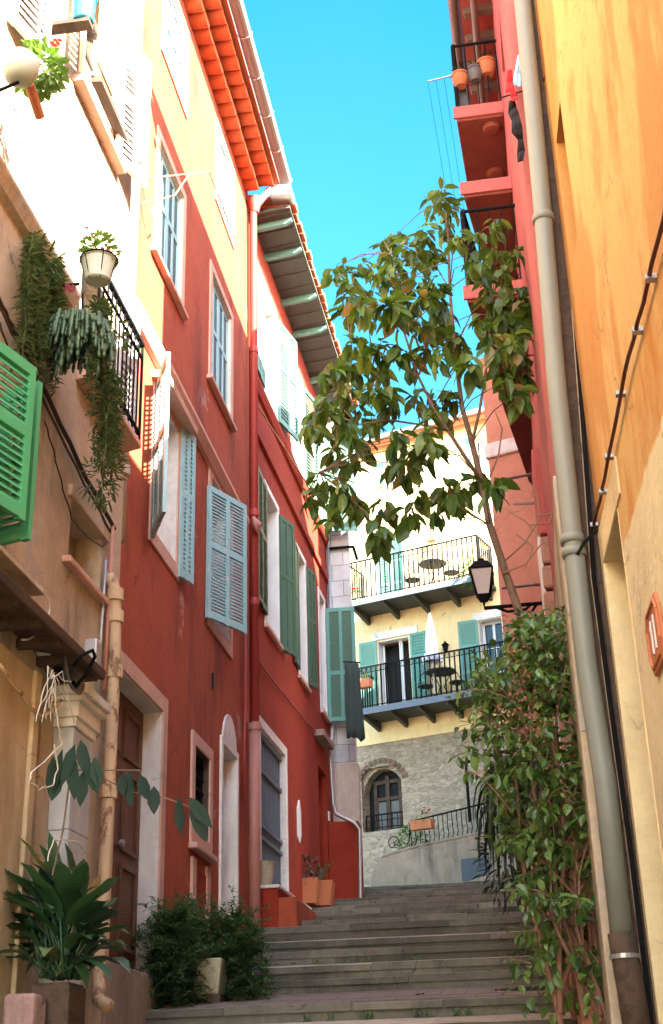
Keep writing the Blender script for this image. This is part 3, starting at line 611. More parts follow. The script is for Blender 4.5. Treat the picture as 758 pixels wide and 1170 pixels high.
# door
surround(h1, H1, 10.2, 11.6, 1.08, 3.42, .15, 'surround', .025, False)
dd = MB().box(H1, 10.22, 11.58, -.20, -.165, 1.1, 3.4).build('door', M['brown'], h1)
mb = MB()
for (a,b) in ((10.32,10.82),(10.98,11.47)):
    for (c,e) in ((1.25,1.95),(2.05,2.75),(2.85,3.28)): frame_ring(mb, H1, a, b, c, e, .04, -.165, -.14)
mb.build('door_panels', M['brown'], dd, bevel=.005); MB().lathe(H1.P(10.92,-.16,2.1), [(.01,0),(.03,.02),(.03,.05),(.01,.06)], 12, Vector((1,0,0))).build('door_knob', M['zinc'], dd)
MB().box(H1, 10.1, 11.8, -.25, .05, .6, 1.075).build('doorstep', M['concrete'], h1, bevel=.015)
# first-floor windows
window(h1, H1, 11.12, 11.95, 5.05, 6.55, 'white', .2); surround(h1, H1, 11.12, 11.95, 5.05, 6.55, .15, 'surround', .02)
leaf_panel(h1, H1, 11.02, 4.93, 6.6, .62, 25, 'blue', -1, 2, 2, sp=.05); leaf_panel(h1, H1, 12.0, 4.93, 6.62, wid(H1, 12.0, 16, 221, 600), 16, 'blue', 1, 2, 2, sp=.05)
MB().extr(H1, [(0, 6.62), (.16, 6.60), (.17, 6.66), (0, 6.70)], 10.9, 12.15).build('window_hood', M['surround'], h1)
window(h1, H1, 13.47, 14.5, 5.02, 6.75, 'white', .2); surround(h1, H1, 13.47, 14.5, 5.02, 6.75, .13, 'surround', .02)
hb = H1.px(238, 640, .04)[0]
leaf_panel(h1, H1, hb, 4.92, 6.52, wid(H1, hb, 25, 281, 640), 25, 'blue', 1, 2, 2, sp=.04, label='pale blue louvred shutter swung part way open')
MB().extr(H1, [(0, 6.80), (.05, 6.82), (.11, 6.90), (.11, 6.95), (0, 6.98)], 10.0, 15.2).build('string_course', M['surround'], h1, bevel=.006)
# second floor, top floor: closed blue-white shutters
for h in ho1[3:5]: surround(h1, H1, *h, .11, 'surround', .02); closed_shutters(h1, H1, *h, 'blue', 2, sp=.055); window(h1, H1, *h, 'white', .2)
for h in ho1[3:5]: MB().box(H1, h[0]-.2, h[1]+.12, .0, .07, h[2]-.14, h[2]-.09).build('sill', M['surround'], h1, bevel=.008)
for h in ho1[5:7]: surround(h1, H1, *h, .09, 'surround', .02); closed_shutters(h1, H1, *h, 'blue', 2, sp=.06)
# small grilled window
h = ho1[7]; surround(h1, H1, *h, .13, 'surround', .025); w = window(h1, H1, *h, 'iron', .06, 1, 1)
mb = MB()
for i in range(5): u = h[0]+.11+(h[1]-h[0]-.22)*i/4; mb.box(H1, u-.008, u+.008, -.07, -.054, h[2], h[3])
for i in range(6): z = h[2]+.1+(h[3]-h[2]-.2)*i/5; mb.box(H1, h[0], h[1], -.053, -.04, z-.007, z+.007)
mb.build('grille', M['iron'], w); MB().box(H1, h[0]-.16, h[1]+.16, 0, .09, h[2]-.19, h[2]-.132).build('sill', M['surround'], w, bevel=.01)
mb = MB(); mb.box(H1, 12.8, 12.95, -.01, .03, 1.2, 2.3); mb.box(H1, 13.42, 13.56, -.01, .03, 1.2, 2.3); mb.build('cellar_surround', M['surround'], h1, bevel=.006)
MB().box(H1, 12.951, 13.419, -.01, .012, 1.2, 2.2).build('blocked_opening', M['red2'], h1)
# arched doorway with plain white leaf
h = ho1[8]; mb = MB(); mb.box(H1, h[0], h[1], -.2, -.14, h[2], h[3]); mb.build('arched_door', M['whitejamb'], h1)
mb = MB(); pts = [(h[0], 3.75)] + [(14.49+.37*math.cos(w), 3.755+.42*math.sin(w)) for w in [math.pi - i*math.pi/10 for i in range(11)]]
mb.slab(H1, pts, -.01, .022); mb.build('arch_head', M['whitejamb'], h1, bevel=.004)
surround(h1, H1, h[0], h[1], h[2], h[3], .08, 'whitejamb', .03, False)
MB().box(H1, 13.62, 13.66, .0, .02, 4.25, 4.42).build('wall_slot', M['dark'], h1)
# genoise: two rows of tiles under the eave, gutter
mb = MB(); mc = MB()
nT = int((15.69-9.3)/.27)
for i in range(nT):
    u = 9.3 + .27*i
    for row, (n1, zz) in enumerate(((.20, 12.36), (.40, 12.52))):
        uu = u + (.135 if row else 0); seg = 8
        prof_ = [(uu + .135 - .128*math.cos(math.pi*j/seg), zz + .10 - .10*math.sin(math.pi*j/seg)) for j in range(seg+1)]
        mb.slab(H1, prof_, -.02, n1 + R.uniform(-.006,.006))
    mc.box(H1, u, u+.268, .0, .385, 12.625, 12.66)
mb.build('eave_tiles', M['rooftile'], h1, smooth=False); mc.build('eave_bedding', M['rooftile'], h1)
mb = MB(); mb.extr(H1, [(-3.0, 13.6), (.46, 12.663), (.46, 12.73), (-3.0, 13.68)], 9.2, 15.75); mb.build('roof', M['rooftile'], h1)
mb = MB(); mb.extr(H1, [(.47+.09*math.cos(w)+.09, 12.71+.09*math.sin(w)) for w in [math.pi + i*math.pi/8 for i in range(9)]] + [(.64,12.71), (.56,12.66), (.49,12.70)], 9.2, 15.75); g = mb.build('gutter', M['gutter'], h1)
for i in range(9): u = 9.7+.75*i; MB().tube([H1.P(u,.46+.10+.10*math.cos(w),12.71+.10*math.sin(w)) for w in [math.pi + j*math.pi/8 for j in range(9)]], .008, 4).build('gutter_bracket', M['zinc'], g)
# downpipe between the two red houses
u_, z_ = H1.px(291, 240, .1)
pp = pipe('drainpipe', 'redpipe', h1, [H1.P(15.55,.35,12.45), H1.P(15.55,.10,12.1), H1.P(15.55,.10,4.35)], .052, [(H1.P(15.55,.1,9.7),(0,0,1)), (H1.P(15.55,.1,7.2),(0,0,1)), (H1.P(15.55,.1,5.95),(0,0,1))], 1.2)
MB().lathe(H1.P(15.55,.12,12.15), [(.06,-.1),(.08,0),(.11,.1),(.11,.14),(.06,.14)], 16).build('hopper', M['redpipe'], pp)
pipe('drainpipe', 'pinkpipe', h1, [H1.P(15.5,.10,4.34), H1.P(15.48,.10,1.6)], .068, [(H1.P(15.5,.10,4.3),(0,0,1))], 1.2)
pipe('conduit', 'redpipe', h1, [H1.P(15.25,.04,7.0), H1.P(15.25,.04,4.5), H1.P(15.2,.04,4.2), H1.P(15.2,.04,3.3)], .02)
MB().lathe(H1.P(15.4,.1,6.95), [(.03,0),(.11,.03),(.12,.05),(.02,.12)], 14, Vector((1,0,.2))).build('wall_vent', M['pinkpipe'], h1)
# drying bracket
mb = MB(); mb.tube([H1.P(10.3,.02,8.55), H1.P(10.3,.7,8.55), H1.P(11.5,.7,8.6)], .008, 5); mb.tube([H1.P(10.3,.02,8.25), H1.P(10.3,.35,8.3), H1.P(10.3,.5,8.55)], .008, 5); mb.build('clothes_bracket', M['rustpipe'], h1)
# ================================================================ HOUSE 2 (deep red, green shutters)
h2 = empty('deep_red_house', (-3.1, 18.7, 2), 'deep red house with dark green shutters and board eaves further up the steps', 'house')
lowz = (6.2, 8.1); tops = (9.62, 11.6)
lo2 = [(16.62,17.45),(18.98,19.62),(20.95,21.45)]
ho2 = [(a,b,6.12,8.12) for a,b in lo2] + [(16.55,17.45,9.62,11.55),(18.75,19.65,9.62,11.55),(20.75,21.45,9.62,11.45)] + [(16.15,17.72,2.45,4.5),(20.5,21.25,2.8,5.02)]
wall('wall', M['red2'], h2, H2, 15.7, 21.88, -1, 12.2, ho2, d=.3)
for h in ho2[:6]:
    rev(h2, H2, h, 'white', .29); window(h2, H2, *h, 'white', .24, 2, 3); surround(h2, H2, *h, .09, 'white', .02)
for h in ho2[:3]: MB().box(H2, h[0]-.12, h[1]+.12, 0, .06, h[2]-.15, h[2]-.092).build('sill', M['surround'], h2, bevel=.008)
leaf_panel(h2, H2, 16.55, 6.15, 8.1, .68, 2, 'dgreen', -1, 2, 2, sp=.055); leaf_panel(h2, H2, 17.5, 5.98, 8.08, wid(H2, 17.5, 16, 336, 660), 16, 'dgreen', 1, 2, 2, solid=True)
leaf_panel(h2, H2, 19.68, 6.1, 8.1, wid(H2, 19.68, 14, 361, 720), 14, 'dgreen', 1, 2, 2, solid=True); leaf_panel(h2, H2, 18.9, 6.1, 8.1, .4, 3, 'dgreen', -1, 1, 2, solid=True)
leaf_panel(h2, H2, 21.5, 5.98, 8.02, .5, 88, 'teal', 1, 2, 2, solid=True, split=.42, fill='dgreen', label='teal framed green shutter standing square to the wall')
leaf_panel(h2, H2, 16.5, 9.66, 11.5, .6, 2, 'agreen', -1, 2, 2); leaf_panel(h2, H2, 17.53, 9.66, 11.5, .75, 12, 'agreen', 1, 2, 2)
leaf_panel(h2, H2, 19.72, 9.66, 11.5, .6, 12, 'dgreen', 1, 1, 2); leaf_panel(h2, H2, 21.5, 9.5, 11.5, .62, 80, 'teal', 1, 2, 2, solid=True, fill='dgreen')
MB().extr(H2, [(0, 9.34), (.04, 9.36), (.08, 9.46), (.08, 9.52), (0, 9.53)], 15.75, 21.88).build('string_course', M['red2'], h2, bevel=.006)
MB().extr(H2, [(0, 8.62), (.05, 8.64), (.05, 8.76), (0, 8.78)], 15.75, 21.88).build('lower_string_course', M['red2'], h2, bevel=.006)
cab([(289,746),(310,775),(340,812),(372,849)], .012, 'redpipe', .03, par=h2, fr=H2)
cab([(293,460),(310,488),(340,535),(368,583)], .012, 'rustpipe', .12, par=h2, fr=H2)
# gate
h = ho2[6]; rev(h2, H2, h, 'whitejamb', .29); surround(h2, H2, *h, .13, 'whitejamb', .03, False)
gt = MB().box(H2, h[0]+.02, h[1]-.02, -.14, -.12, h[2], h[3]).build('barred_gate', M['greyiron'], h2)
mb = MB()
for i in range(15): u = h[0]+.06+(h[1]-h[0]-.12)*i/14; mb.box(H2, u-.012, u+.012, -.07, -.046, h[2]+.02, h[3]-.02)
for z in (2.52, 3.15, 3.3, 4.0, 4.44): mb.box(H2, h[0]+.02, h[1]-.02, -.045, -.02, z-.025, z+.025)
mb.build('bars', M['greyiron'], gt)
MB().box(H2, 15.9, 18.0, 0, .28, 1.9, 2.44).build('doorstep', M['red2'], h2, bevel=.012); MB().box(H2, 15.88, 18.02, 0, .3, 2.441, 2.48).build('threshold', M['whitejamb'], h2, bevel=.01)
h = ho2[7]; MB().box(H2, h[0], h[1], -.29, -.26, h[2], h[3]).build('door', M['brown'], h2)
mb = MB(); mb.slab(H2, [(18.62,3.55),(18.75,3.48),(18.85,3.6),(18.85,3.95),(18.75,4.1),(18.62,3.95)], 0, .025); mb.build('wall_plaque', M['white'], h2, bevel=.005)
MB().box(H2, 21.35, 21.45, 0, .02, 4.3, 4.45).build('doorbell_plate', M['white'], h2)
MB().box(H2, 20.2, 21.2, .0, .16, 5.42, 5.52).build('door_hood', M['concrete'], h2)
# eave
mb = MB(); mb.extr(H2, [(-.02, 12.2), (.60, 12.26), (.60, 12.32), (-.02, 12.26)], 15.72, 22.1); mb.build('soffit', M['soffit'], h2)
for u in (15.95, 16.7, 18.0, 19.0, 20.6, 21.7): MB().extr(H2, [(-.02,12.09),(.48,12.15),(.58,12.21),(.58,12.257),(-.02,12.198)], u, u+.07).build('eave_beam', M['agreen'], h2)
for i in range(16): u = 15.8+.39*i; MB().extr(H2, [(-.02,12.18),(.58,12.24),(.58,12.257),(-.02,12.199)], u, u+.018).build('soffit_batten', M['soffit'], h2)
mb = MB()
for i in range(26):
    u = 15.75 + .245*i; mb.slab(H2, [(u+.12-.115*math.cos(math.pi*j/6), 12.335+.09*math.sin(math.pi*j/6)) for j in range(7)], -.1, .66+R.uniform(-.02,.02))
mb.build('eave_tiles', M['rooftile'], h2)
mb = MB(); mb.extr(H2, [(-3.0, 13.4), (.58, 12.36), (.58, 12.41), (-3.0, 13.48)], 15.72, 22.1); mb.build('roof', M['rooftile'], h2)
MB().extr(H2, [(.34,12.36),(.66,12.34),(.66,12.52),(.34,12.54)], 15.5, 15.85).build('gutter_box', M['zinc'], h2, bevel=.01)
# white block pier and red plinth beyond
pr = empty('white_stone_house', (-2.9, 22, 3), 'house corner of whitewashed stone blocks standing past the deep red house', 'house')
x0 = atY(371, 700, 21.95).x - .4; x1 = atY(399, 640, 21.95).x
MB().xbox(x0-2, x1, 21.97, 22.15, 2, 12.2).build('wall', M['stonewhite'], pr, bevel=.02)
MB().xbox(x0-2, x1+.03, 21.96, 22.2, 2, 5.35).build('plaster_base', plaster('grey_beige_render', (.5,.42,.36), (.42,.34,.28), (.2,.15,.12), .6, bump=.4), pr, bevel=.02)
MB().tube([(-3.0, 21.9, 9.3), (-2.62, 21.9, 9.3), (-2.55, 21.98, 9.33), (-2.55, 22.5, 9.3)], .03, 8).build('pipe_clamp', M['iron'], pr)
pl = MB().xbox(-3.2, atY(411, 980, 21.5).x, 21.45, 21.93, 2.0, 4.28).build('plinth', M['red2'], h2, bevel=.01)
pipe('drainpipe', 'zinc', h2, [(-3.0,21.9,9.6),(-3.0,21.9,6.2),(-2.98,21.4,5.5)] + [tuple(atY(x,y,21.4)) for x,y in ((378,870),(381,918),(384,930),(405,940),(411,948),(412,1026),(415,1034))], .032)
cl = MB(); seg = 9; ptsT = [atY(394+16*i/8, 757+R.uniform(-1,2), 21.0) for i in range(9)]; ptsB = [atY(396+22*i/8, 845+R.uniform(-3,3), 21.0) for i in range(9)]
g = []
for i in range(9):
    off = .03*math.sin(i*2.1); row = []
    for j in range(7): p = ptsT[i].lerp(ptsB[i], j/6) + Vector((0, off*(.3+j/6), 0)); row.append(p)
    g.append(row)
for row in g: cl.v += row
for i in range(8):
    for j in range(6): cl.f.append((i*7+j, (i+1)*7+j, (i+1)*7+j+1, i*7+j+1))
o = solo(cl, 'hanging_cloth', M['greendark'], ptsT[0], 'dark green cloth hanging beside the teal shutter at the corner', 'cloth', smooth=True); sm = o.modifiers.new('solid', 'SOLIDIFY'); sm.thickness = .02
MB().tube([atY(392,756,21.0), atY(412,757,21.0)], .012, 6).build('rod', M['iron'], o)
# ================================================================ far pale yellow house
fh = empty('yellow_house', (-2, 30.5, 4), 'pale yellow house with iron balconies above a rubble stone base beyond the steps', 'house')
def fpx(x0, y0, x1, y1, n=0):
    a = FA.px(x0, y0, n); b = FA.px(x1, y1, n); return (a[0], b[0], b[1], a[1])
U0 = FA.px(395, 700)[0] - 4; U1 = FA.px(575, 700)[0] + 2.0
def hole(xa, xb, zt, zb, ym=700): return (FA.px(xa, ym)[0], FA.px(xb, ym)[0], zb, zt)
hA1 = hole(434, 470, 10.42, 8.55, 780); hA2 = hole(551, 578, 10.45, 8.55, 760)
hU1 = hole(430, 461, 13.15, 11.25, 650); hT1 = hole(440, 455, 15.25, 14.55, 540); hT2 = hole(540, 552, 15.3, 14.55, 510)
hG = hole(414, 460, 7.35, 5.86, 920); hT0 = (U0+.6, U0+1.2, 14.5, 15.2)
up = wall('wall', M['facade'], fh, FA, U0, U1, 8.06, 16.0, [hA1, hA2, hU1, hT1, hT2], d=.25)
MB().box(FA, U0, U1, -.2, .03, 7.9, 8.06).build('string_course', M['facade'], fh)
base = wall('stone_base', M['rubble'], fh, FA, U0, U1, 1.5, 7.9, [hG], d=.45)
# arch
u0, u1 = hG[0], hG[1]; um = (u0+u1)/2; mb = MB(); rr = (u1-u0)/2; seg = 12
arc = [(um - rr*math.cos(math.pi*i/seg), 6.72 + .6*math.sin(math.pi*i/seg)) for i in range(seg+1)]
for i in range(seg): mb.slab(FA, [arc[i], arc[i+1], (arc[i+1][0], 7.352), (arc[i][0], 7.352)], -.449, -.12)
mb.build('arch_infill', M['rubble'], fh)
mb = MB()
for i in range(13):
    w = rad(25 + 130*i/12); mb.slab(FA, [(um+(rr+.06)*math.cos(w-.07)*1.05, 6.75+.68*math.sin(w-.07)), (um+(rr+.06)*math.cos(w+.07)*1.05, 6.75+.68*math.sin(w+.07)), (um+(rr+.2)*math.cos(w+.07)*1.05, 6.75+.8*math.sin(w+.07)), (um+(rr+.2)*math.cos(w-.07)*1.05, 6.75+.8*math.sin(w-.07))], -.02, .02)
mb.build('brick_arch', M['brown'], fh, bevel=.006)
wq = MB(); wq.box(FA, u0, u1, -.43, -.40, 5.86, 7.3); gw = wq.build('arched_window', M['dimglass'], fh)
mb = MB(); frame_ring(mb, FA, u0+.15, u1-.15, 5.87, 7.1, .09, -.40, -.34)
mb.box(FA, um-.05, um+.05, -.40, -.33, 5.95, 7.2); mb.box(FA, u0+.2, u1-.2, -.395, -.345, 6.62, 6.7); mb.build('frame', M['oldwood'], gw)
MB().box(FA, u0+.24, u1-.24, -.399, -.39, 5.95, 6.6).build('curtain', M['curtain'], gw)
railing('window_rail', 'iron', fh, FA, u0+.05, u1-.05, -.1, 5.88, 6.25, .12, .007, 0, False)
# openings of the upper floors
def opening(h, mat='white', **k):
    rev(fh, FA, h, 'white', .24); return window(fh, FA, *h, mat, .2, **k)
opening(hA2); opening(hU1); opening(hT1, rows=2); opening(hT2, rows=2)
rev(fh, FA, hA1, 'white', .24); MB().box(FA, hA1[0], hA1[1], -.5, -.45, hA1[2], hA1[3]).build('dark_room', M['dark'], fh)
gl = Fr(tuple(FA.P(hA1[0]+.06, -.2, 0))[:2], hd(560), 1)
mb = MB(); frame_ring(mb, gl, 0, .62, hA1[2], hA1[3]-.04, .07, -.02, .02); mb.box(gl, .07, .55, -.015, .015, 9.1, 9.16); mb.box(gl, .07, .55, -.015, .015, 9.75, 9.79)
gd = mb.build('glass_door', M['white'], fh); MB().box(gl, .06, .56, -.005, .005, hA1[2]+.05, hA1[3]-.1).build('pane', M['glass'], gd)
mb = MB(); frame_ring(mb, FA, hA1[0]+.5, hA1[0]+.58, hA1[2], hA1[3], .03, -.2, -.15); mb.build('door_post', M['white'], fh)
for xa, xb, yy_ in ((425,478,728),(541,574,712)):
    a = FA.px(xa, yy_)[0]; b = FA.px(xb, yy_)[0]; MB().box(FA, a, b, 0, .05, 10.46, 10.66).build('lintel', M['whitejamb'], fh, bevel=.008)
def flv(xh, xe, z0, z1, ang=8, ym=760, mat='agreen', **k):
    a = FA.px(xh, ym)[0]; b = FA.px(xe, ym)[0]; leaf_panel(fh, FA, a, z0, z1, abs(b-a), ang, mat, 1 if b > a else -1, 1, 3, sp=.065, **k)
flv(432, 413, 8.6, 10.45); flv(471, 490, 8.6, 10.45); flv(550, 528, 8.6, 10.5)
a, b, c, e = hU1; m_ = (a+b)/2
leaf_panel(fh, FA, a+.02, 11.28, 13.1, m_-a-.03, 0, 'agreen', 1, 1, 3, n=-.04, sp=.065); leaf_panel(fh, FA, b-.02, 11.28, 13.1, b-m_-.03, 0, 'agreen', -1, 1, 3, n=-.04, sp=.065)
for h in (hT1, hT2):
    w_ = (h[1]-h[0]); leaf_panel(fh, FA, h[0]-.02, h[2], h[3], w_*.55, 6, 'agreen', -1, 1, 1, sp=.07)
# balconies
def balcony(z, x0, x1, proj=.95):
    a = FA.px(x0, 700, proj)[0]; b = FA.px(x1, 700, proj)[0]
    s = MB().extr(FA, [(0, z-.10), (proj, z-.10), (proj+.03, z-.06), (proj+.03, z+.0), (0, z+.0)], a-.05, b+.05).build('balcony_slab', M['soffit'], fh, bevel=.008)
    MB().box(FA, a-.06, b+.06, proj+.032, proj+.05, z-.14, z+.01).build('slab_edge', M['greyiron'], s)
    mb = MB(); k = int((b-a)/.75)
    for i in range(k+1):
        u = a+.1+(b-a-.2)*i/k; mb.extr(FA, [(0, z-.32), (0, z-.102), (proj-.05, z-.102), (proj-.05, z-.17)], u-.04, u+.04)
    mb.build('bracket', M['soffit'], s); railing('railing', 'iron', fh, FA, a, b, proj-.03, z, z+1.02, .125, .014, .02)
    return a, b
bu = balcony(11.22, 398, 551); bl = balcony(8.5, 405, 574)
MB().extr(FA, [(-.05, 15.75), (.25, 15.62), (.3, 15.7), (.3, 15.8), (-.05, 16.1)], U0, U1).build('eave', M['terracotta'], fh)
MB().extr(FA, [(-3.0, 17.0), (.32, 15.81), (.32, 15.88), (-3.0, 17.1)], U0, U1).build('roof', M['rooftile'], fh)
MB().extr(FA, [(.33,15.74),(.42,15.74),(.42,15.86),(.33,15.86)], U0, U1).build('gutter', M['zinc'], fh)
# things on the balconies
def fl(x, y, n): u, z = FA.px(x, y, n); return FA.P(u, n, z)
def table(x, yt, n, zf, r, label):
    u = FA.px(x, yt, n)[0]; c = FA.P(u, n, zf); e = empty('round_table', c, label, 'table', 'balcony tables')
    MB().lathe(c + Vector((0,0,.70)), [(r*.98,0),(r,.008),(r,.022),(r*.98,.03)], 24).build('table_top', M['soffit'], e)
    mb = MB()
    for i in range(3): w = i*2.09+.3; mb.tube([c+Vector((r*.75*math.cos(w), r*.75*math.sin(w), 0)), c+Vector((r*.15*math.cos(w), r*.15*math.sin(w), .36)), c+Vector((r*.65*math.cos(w), r*.65*math.sin(w), .7))], .012, 6)
    mb.build('legs', M['iron'], e); return c
table(496, 660, .5, 11.22, .34, 'round dark table on the upper balcony behind the railing'); table(505, 785, .5, 8.5, .36, 'round dark table on the lower balcony under the closed parasol')
def chair(x, yt, n, zf, label, ang=0):
    u = FA.px(x, yt, n)[0]; c = FA.P(u, n, zf); e = empty('garden_chair', c, label, 'chair', 'balcony chairs')
    MB().lathe(c + Vector((0,0,.42)), [(.19,0),(.2,.01),(.19,.02)], 18).build('seat', M['soffit'], e)
    for i in range(4):
        w = i*1.571+.785+ang; MB().tube([c+Vector((.2*math.cos(w),.2*math.sin(w),0)), c+Vector((.15*math.cos(w),.15*math.sin(w),.42))], .01, 6).build('leg', M['iron'], e)
    P3 = [c + Vector((.18*math.cos(w+ang), .18*math.sin(w+ang), .42 + .42*math.sin((w)/math.pi*math.pi))) for w in [math.pi*j/8 for j in range(9)]]
    MB().tube(P3, .01, 6).build('backrest', M['iron'], e)
chair(472, 668, .45, 11.22, 'small garden chair left of the round table on the upper balcony'); chair(517, 668, .4, 11.22, 'small garden chair right of the round table on the upper balcony', .8)
chair(488, 800, .5, 8.5, 'small garden chair left of the table on the lower balcony'); chair(524, 795, .4, 8.5, 'small garden chair right of the table on the lower balcony', .8)
up_ = FA.px(496, 780, .55)[0]; pc = FA.P(up_, .55, 8.5); ue = empty('closed_parasol', pc, 'closed white parasol on a pole on the lower balcony', 'parasol')
MB().tube([pc, pc+Vector((0,0,2.1))], .018, 8).build('pole', M['whitejamb'], ue)
mb = MB(); k0 = 16; pf = [(.2,1.0),(.22,1.06),(.15,1.16),(.11,1.2),(.13,1.26),(.12,1.5),(.09,1.8),(.045,2.05),(.015,2.2)]
for r_, z_ in pf:
    for j in range(k0): w = 2*math.pi*j/k0; q = r_*(1 + (.22 if j % 2 else -.15)); mb.v.append(pc + Vector((q*math.cos(w), q*math.sin(w), z_ - (.05 if (j%2 and z_==1.0) else 0))))
for i in range(len(pf)-1):
    for j in range(k0): j2 = (j+1)%k0; mb.f.append((i*k0+j, i*k0+j2, (i+1)*k0+j2, (i+1)*k0+j))
mb.build('canopy', M['whitecloth'], ue)
MB().lathe(pc, [(.2,0),(.2,.04),(.03,.06),(.03,.2)], 16).build('base', M['iron'], ue)
lw = fl(509, 738, .12); le = empty('wall_lantern', lw, 'small black lantern on the yellow wall between the balcony shutters', 'lantern')
MB().lathe(lw, [(.01,-.16),(.05,-.12),(.07,.0),(.1,.02),(.02,.1),(.01,.13)], 8).build('lantern_body', M['iron'], le); MB().tube([fl(509,742,.0), lw+Vector((0,0,-.18)), lw], .012, 6).build('arm', M['iron'], le)
mb = MB(); bush(mb, fl(540, 655, .8), .3, 260, .09, .05, 0, 1.3); bb = solo(mb, 'potted_shrub', M['vineleaf'], fl(540, 655, .8), 'leafy shrub with red flowers at the right end of the upper balcony', 'plant')
mb = MB(); flowers(mb, fl(527, 663, .85), .12, 8, .04); mb.build('flowers', M['flower'], bb)
mb = MB(); bush(mb, fl(407, 680, .85), .14, 60, .07, .04, 0, 1.3); bb = solo(mb, 'potted_geranium', M['vineleaf'], fl(407, 680, .85), 'small red geranium at the left end of the upper balcony', 'plant'); mb = MB(); flowers(mb, fl(406, 678, .9), .12, 14, .05); mb.build('flowers', M['flower'], bb)
def planter(fr, x, y, n, w, label, fname='flower_box'):
    u, z = fr.px(x, y, n); c = fr.P(u, n, z); e = empty(fname, c, label, 'flower box')
    mb = MB(); mb.extr(fr, [(n-.09, z), (n+.09, z), (n+.12, z+.2), (n-.12, z+.2)], u-w/2, u+w/2); mb.build('box', M['terracotta'], e, bevel=.008); return c, e
c, e = planter(FA, 418, 786, 1.06, .3, 'small terracotta box hung on the lower balcony rail beside the dark cloth')
mb = MB(); bush(mb, c+Vector((0,0,.24)), .1, 30, .06, .04); mb.build('foliage', M['vineleaf'], e)
mb = MB(); bush(mb, fl(486, 634, .1), .12, 60, .12, .03); solo(mb, 'dried_wreath', M['lightleaf'], fl(486, 634, .1), 'dried yellow leaves hung on the sunlit upper wall', 'wreath')
MB().box(FA, FA.px(495,625)[0]-.1, FA.px(495,625)[0]+.1, 0, .1, 12.75, 12.85).build('wall_lamp', M['terracotta'], fh)
# ---- retaining wall, railing, plaque, landing
G = Fr((FA.o[0] + 1.3*FA.n[0], FA.o[1] + 1.3*FA.n[1]), FA.u, 1)
def gp_(x, y): return G.px(x, y)
rw = empty('retaining_wall', G.P(*(gp_(490, 1000)[0], 0, ZT)), 'grey weathered retaining wall with a sloping coping and iron railing below the stone house', 'wall')
top = [gp_(424, 1006), gp_(428, 990), gp_(437, 979), gp_(470, 969), gp_(545, 953), gp_(640, 925)]
pl_ = [(top[0][0], 2.5)] + top + [(top[-1][0], 2.5)]
MB().slab(G, pl_, -.4, 0).build('wall', M['concrete'], rw)
mb = MB()
for a, b in zip(top[2:-1], top[3:]): mb.slab(G, [a, b, (b[0], b[1]+.04), (a[0], a[1]+.04)], -.42, .02)
mb.build('coping', M['concrete'], rw)
mb = MB(); ta = gp_(465, 938); tb = gp_(600, 905); sa = top[3]; sb = gp_(600, 938); a0 = gp_(444, 976)
mb.slab(G, [ta, tb, (tb[0], tb[1]+.03), (ta[0], ta[1]+.03)], -.2, -.16)
for i in range(26):
    t = i/25; uu = ta[0]+(tb[0]-ta[0])*t; zt = ta[1]+(tb[1]-ta[1])*t; zb = sa[1]+(sb[1]-sa[1])*max(0, (uu-sa[0])/(sb[0]-sa[0])); zb = min(zb, zt-.2)
    mb.tube([G.P(uu, -.18, zt), G.P(uu, -.18, zb+.3), G.P(uu+.05, -.1, zb+.16), G.P(uu-.03, -.2, zb+.02)], .010, 5)
mb.tube([G.P(ta[0], -.18, ta[1]), G.P(ta[0]-.05,-.18,ta[1]-.4), G.P(ta[0]-.1, -.18, a0[1]+.2)], .015, 6)
mb.tube([G.P(a0[0]+.05+(.16-.01*j)*math.cos(j*.55), -.15, a0[1]+.25+(.18-.011*j)*math.sin(j*.55)) for j in range(15)], .012, 5)
mb.build('railing', M['iron'], rw)
uq, zq = gp_(544, 995); MB().box(G, uq-.32, uq+.32, 0, .02, zq-.27, zq+.27).build('slate_panel', M['bluegrey'], rw, bevel=.004)
mb = MB(); mb.slab(G, [gp_(452,1026), gp_(478,1018), gp_(527,1011), gp_(560,1010), (gp_(560,1030)[0], 2.5), (gp_(452,1030)[0], 2.5)], .02, .5); mb.slab(G, [gp_(520,1024), gp_(560,1011), gp_(640,985), (gp_(640,1030)[0], 2.5), (gp_(520,1030)[0], 2.5)], .51, .9); mb.build('ramp_kerb', M['concrete'], rw)
c, e = planter(G, 483, 948, .0, .5, 'terracotta flower box with red flowers on the lower iron railing'); mb = MB(); bush(mb, c+Vector((0,0,.25)), .16, 40, .08, .05); mb.build('foliage', M['lightleaf'], e); mb = MB(); flowers(mb, c+Vector((.1,0,.35)), .12, 8, .05); mb.build('flowers', M['flower'], e)
c = G.P(*(gp_(458, 968)[0], -.6, gp_(458, 968)[1])); mb = MB(); bush(mb, c+Vector((0,0,.2)), .36, 420, .09, .05, 0, 1.1); solo(mb, 'round_bush', M['vineleaf'], c, 'dark green bush behind the left end of the iron railing', 'bush')
# orange awning by the stone house
c = fl(545, 885, 1.0); aw = empty('orange_awning', c, 'orange awning on a dark frame beside the stone wall behind the shrub', 'awning')
MB().extr(FA, [(0.02, c.z+.25), (1.0, c.z-.0), (1.0, c.z+.03), (.02, c.z+.29)], FA.px(534,880,1)[0], FA.px(590,880,1)[0]).build('awning_cloth', M['terracotta'], aw)
mb = MB(); ua = FA.px(533,880,1)[0]; mb.tube([FA.P(ua,1.0,c.z+.3), FA.P(ua,1.0,c.z-1.0)], .035, 6); mb.tube([FA.P(ua,1.0,c.z+.3), FA.P(ua+1.2,1.0,c.z+.45)], .035, 6); mb.build('frame', M['iron'], aw)
MB().box(FA, ua+.1, ua+1.8, .0, .05, c.z-1.6, c.z-.5).build('panel', M['ochre'], aw)
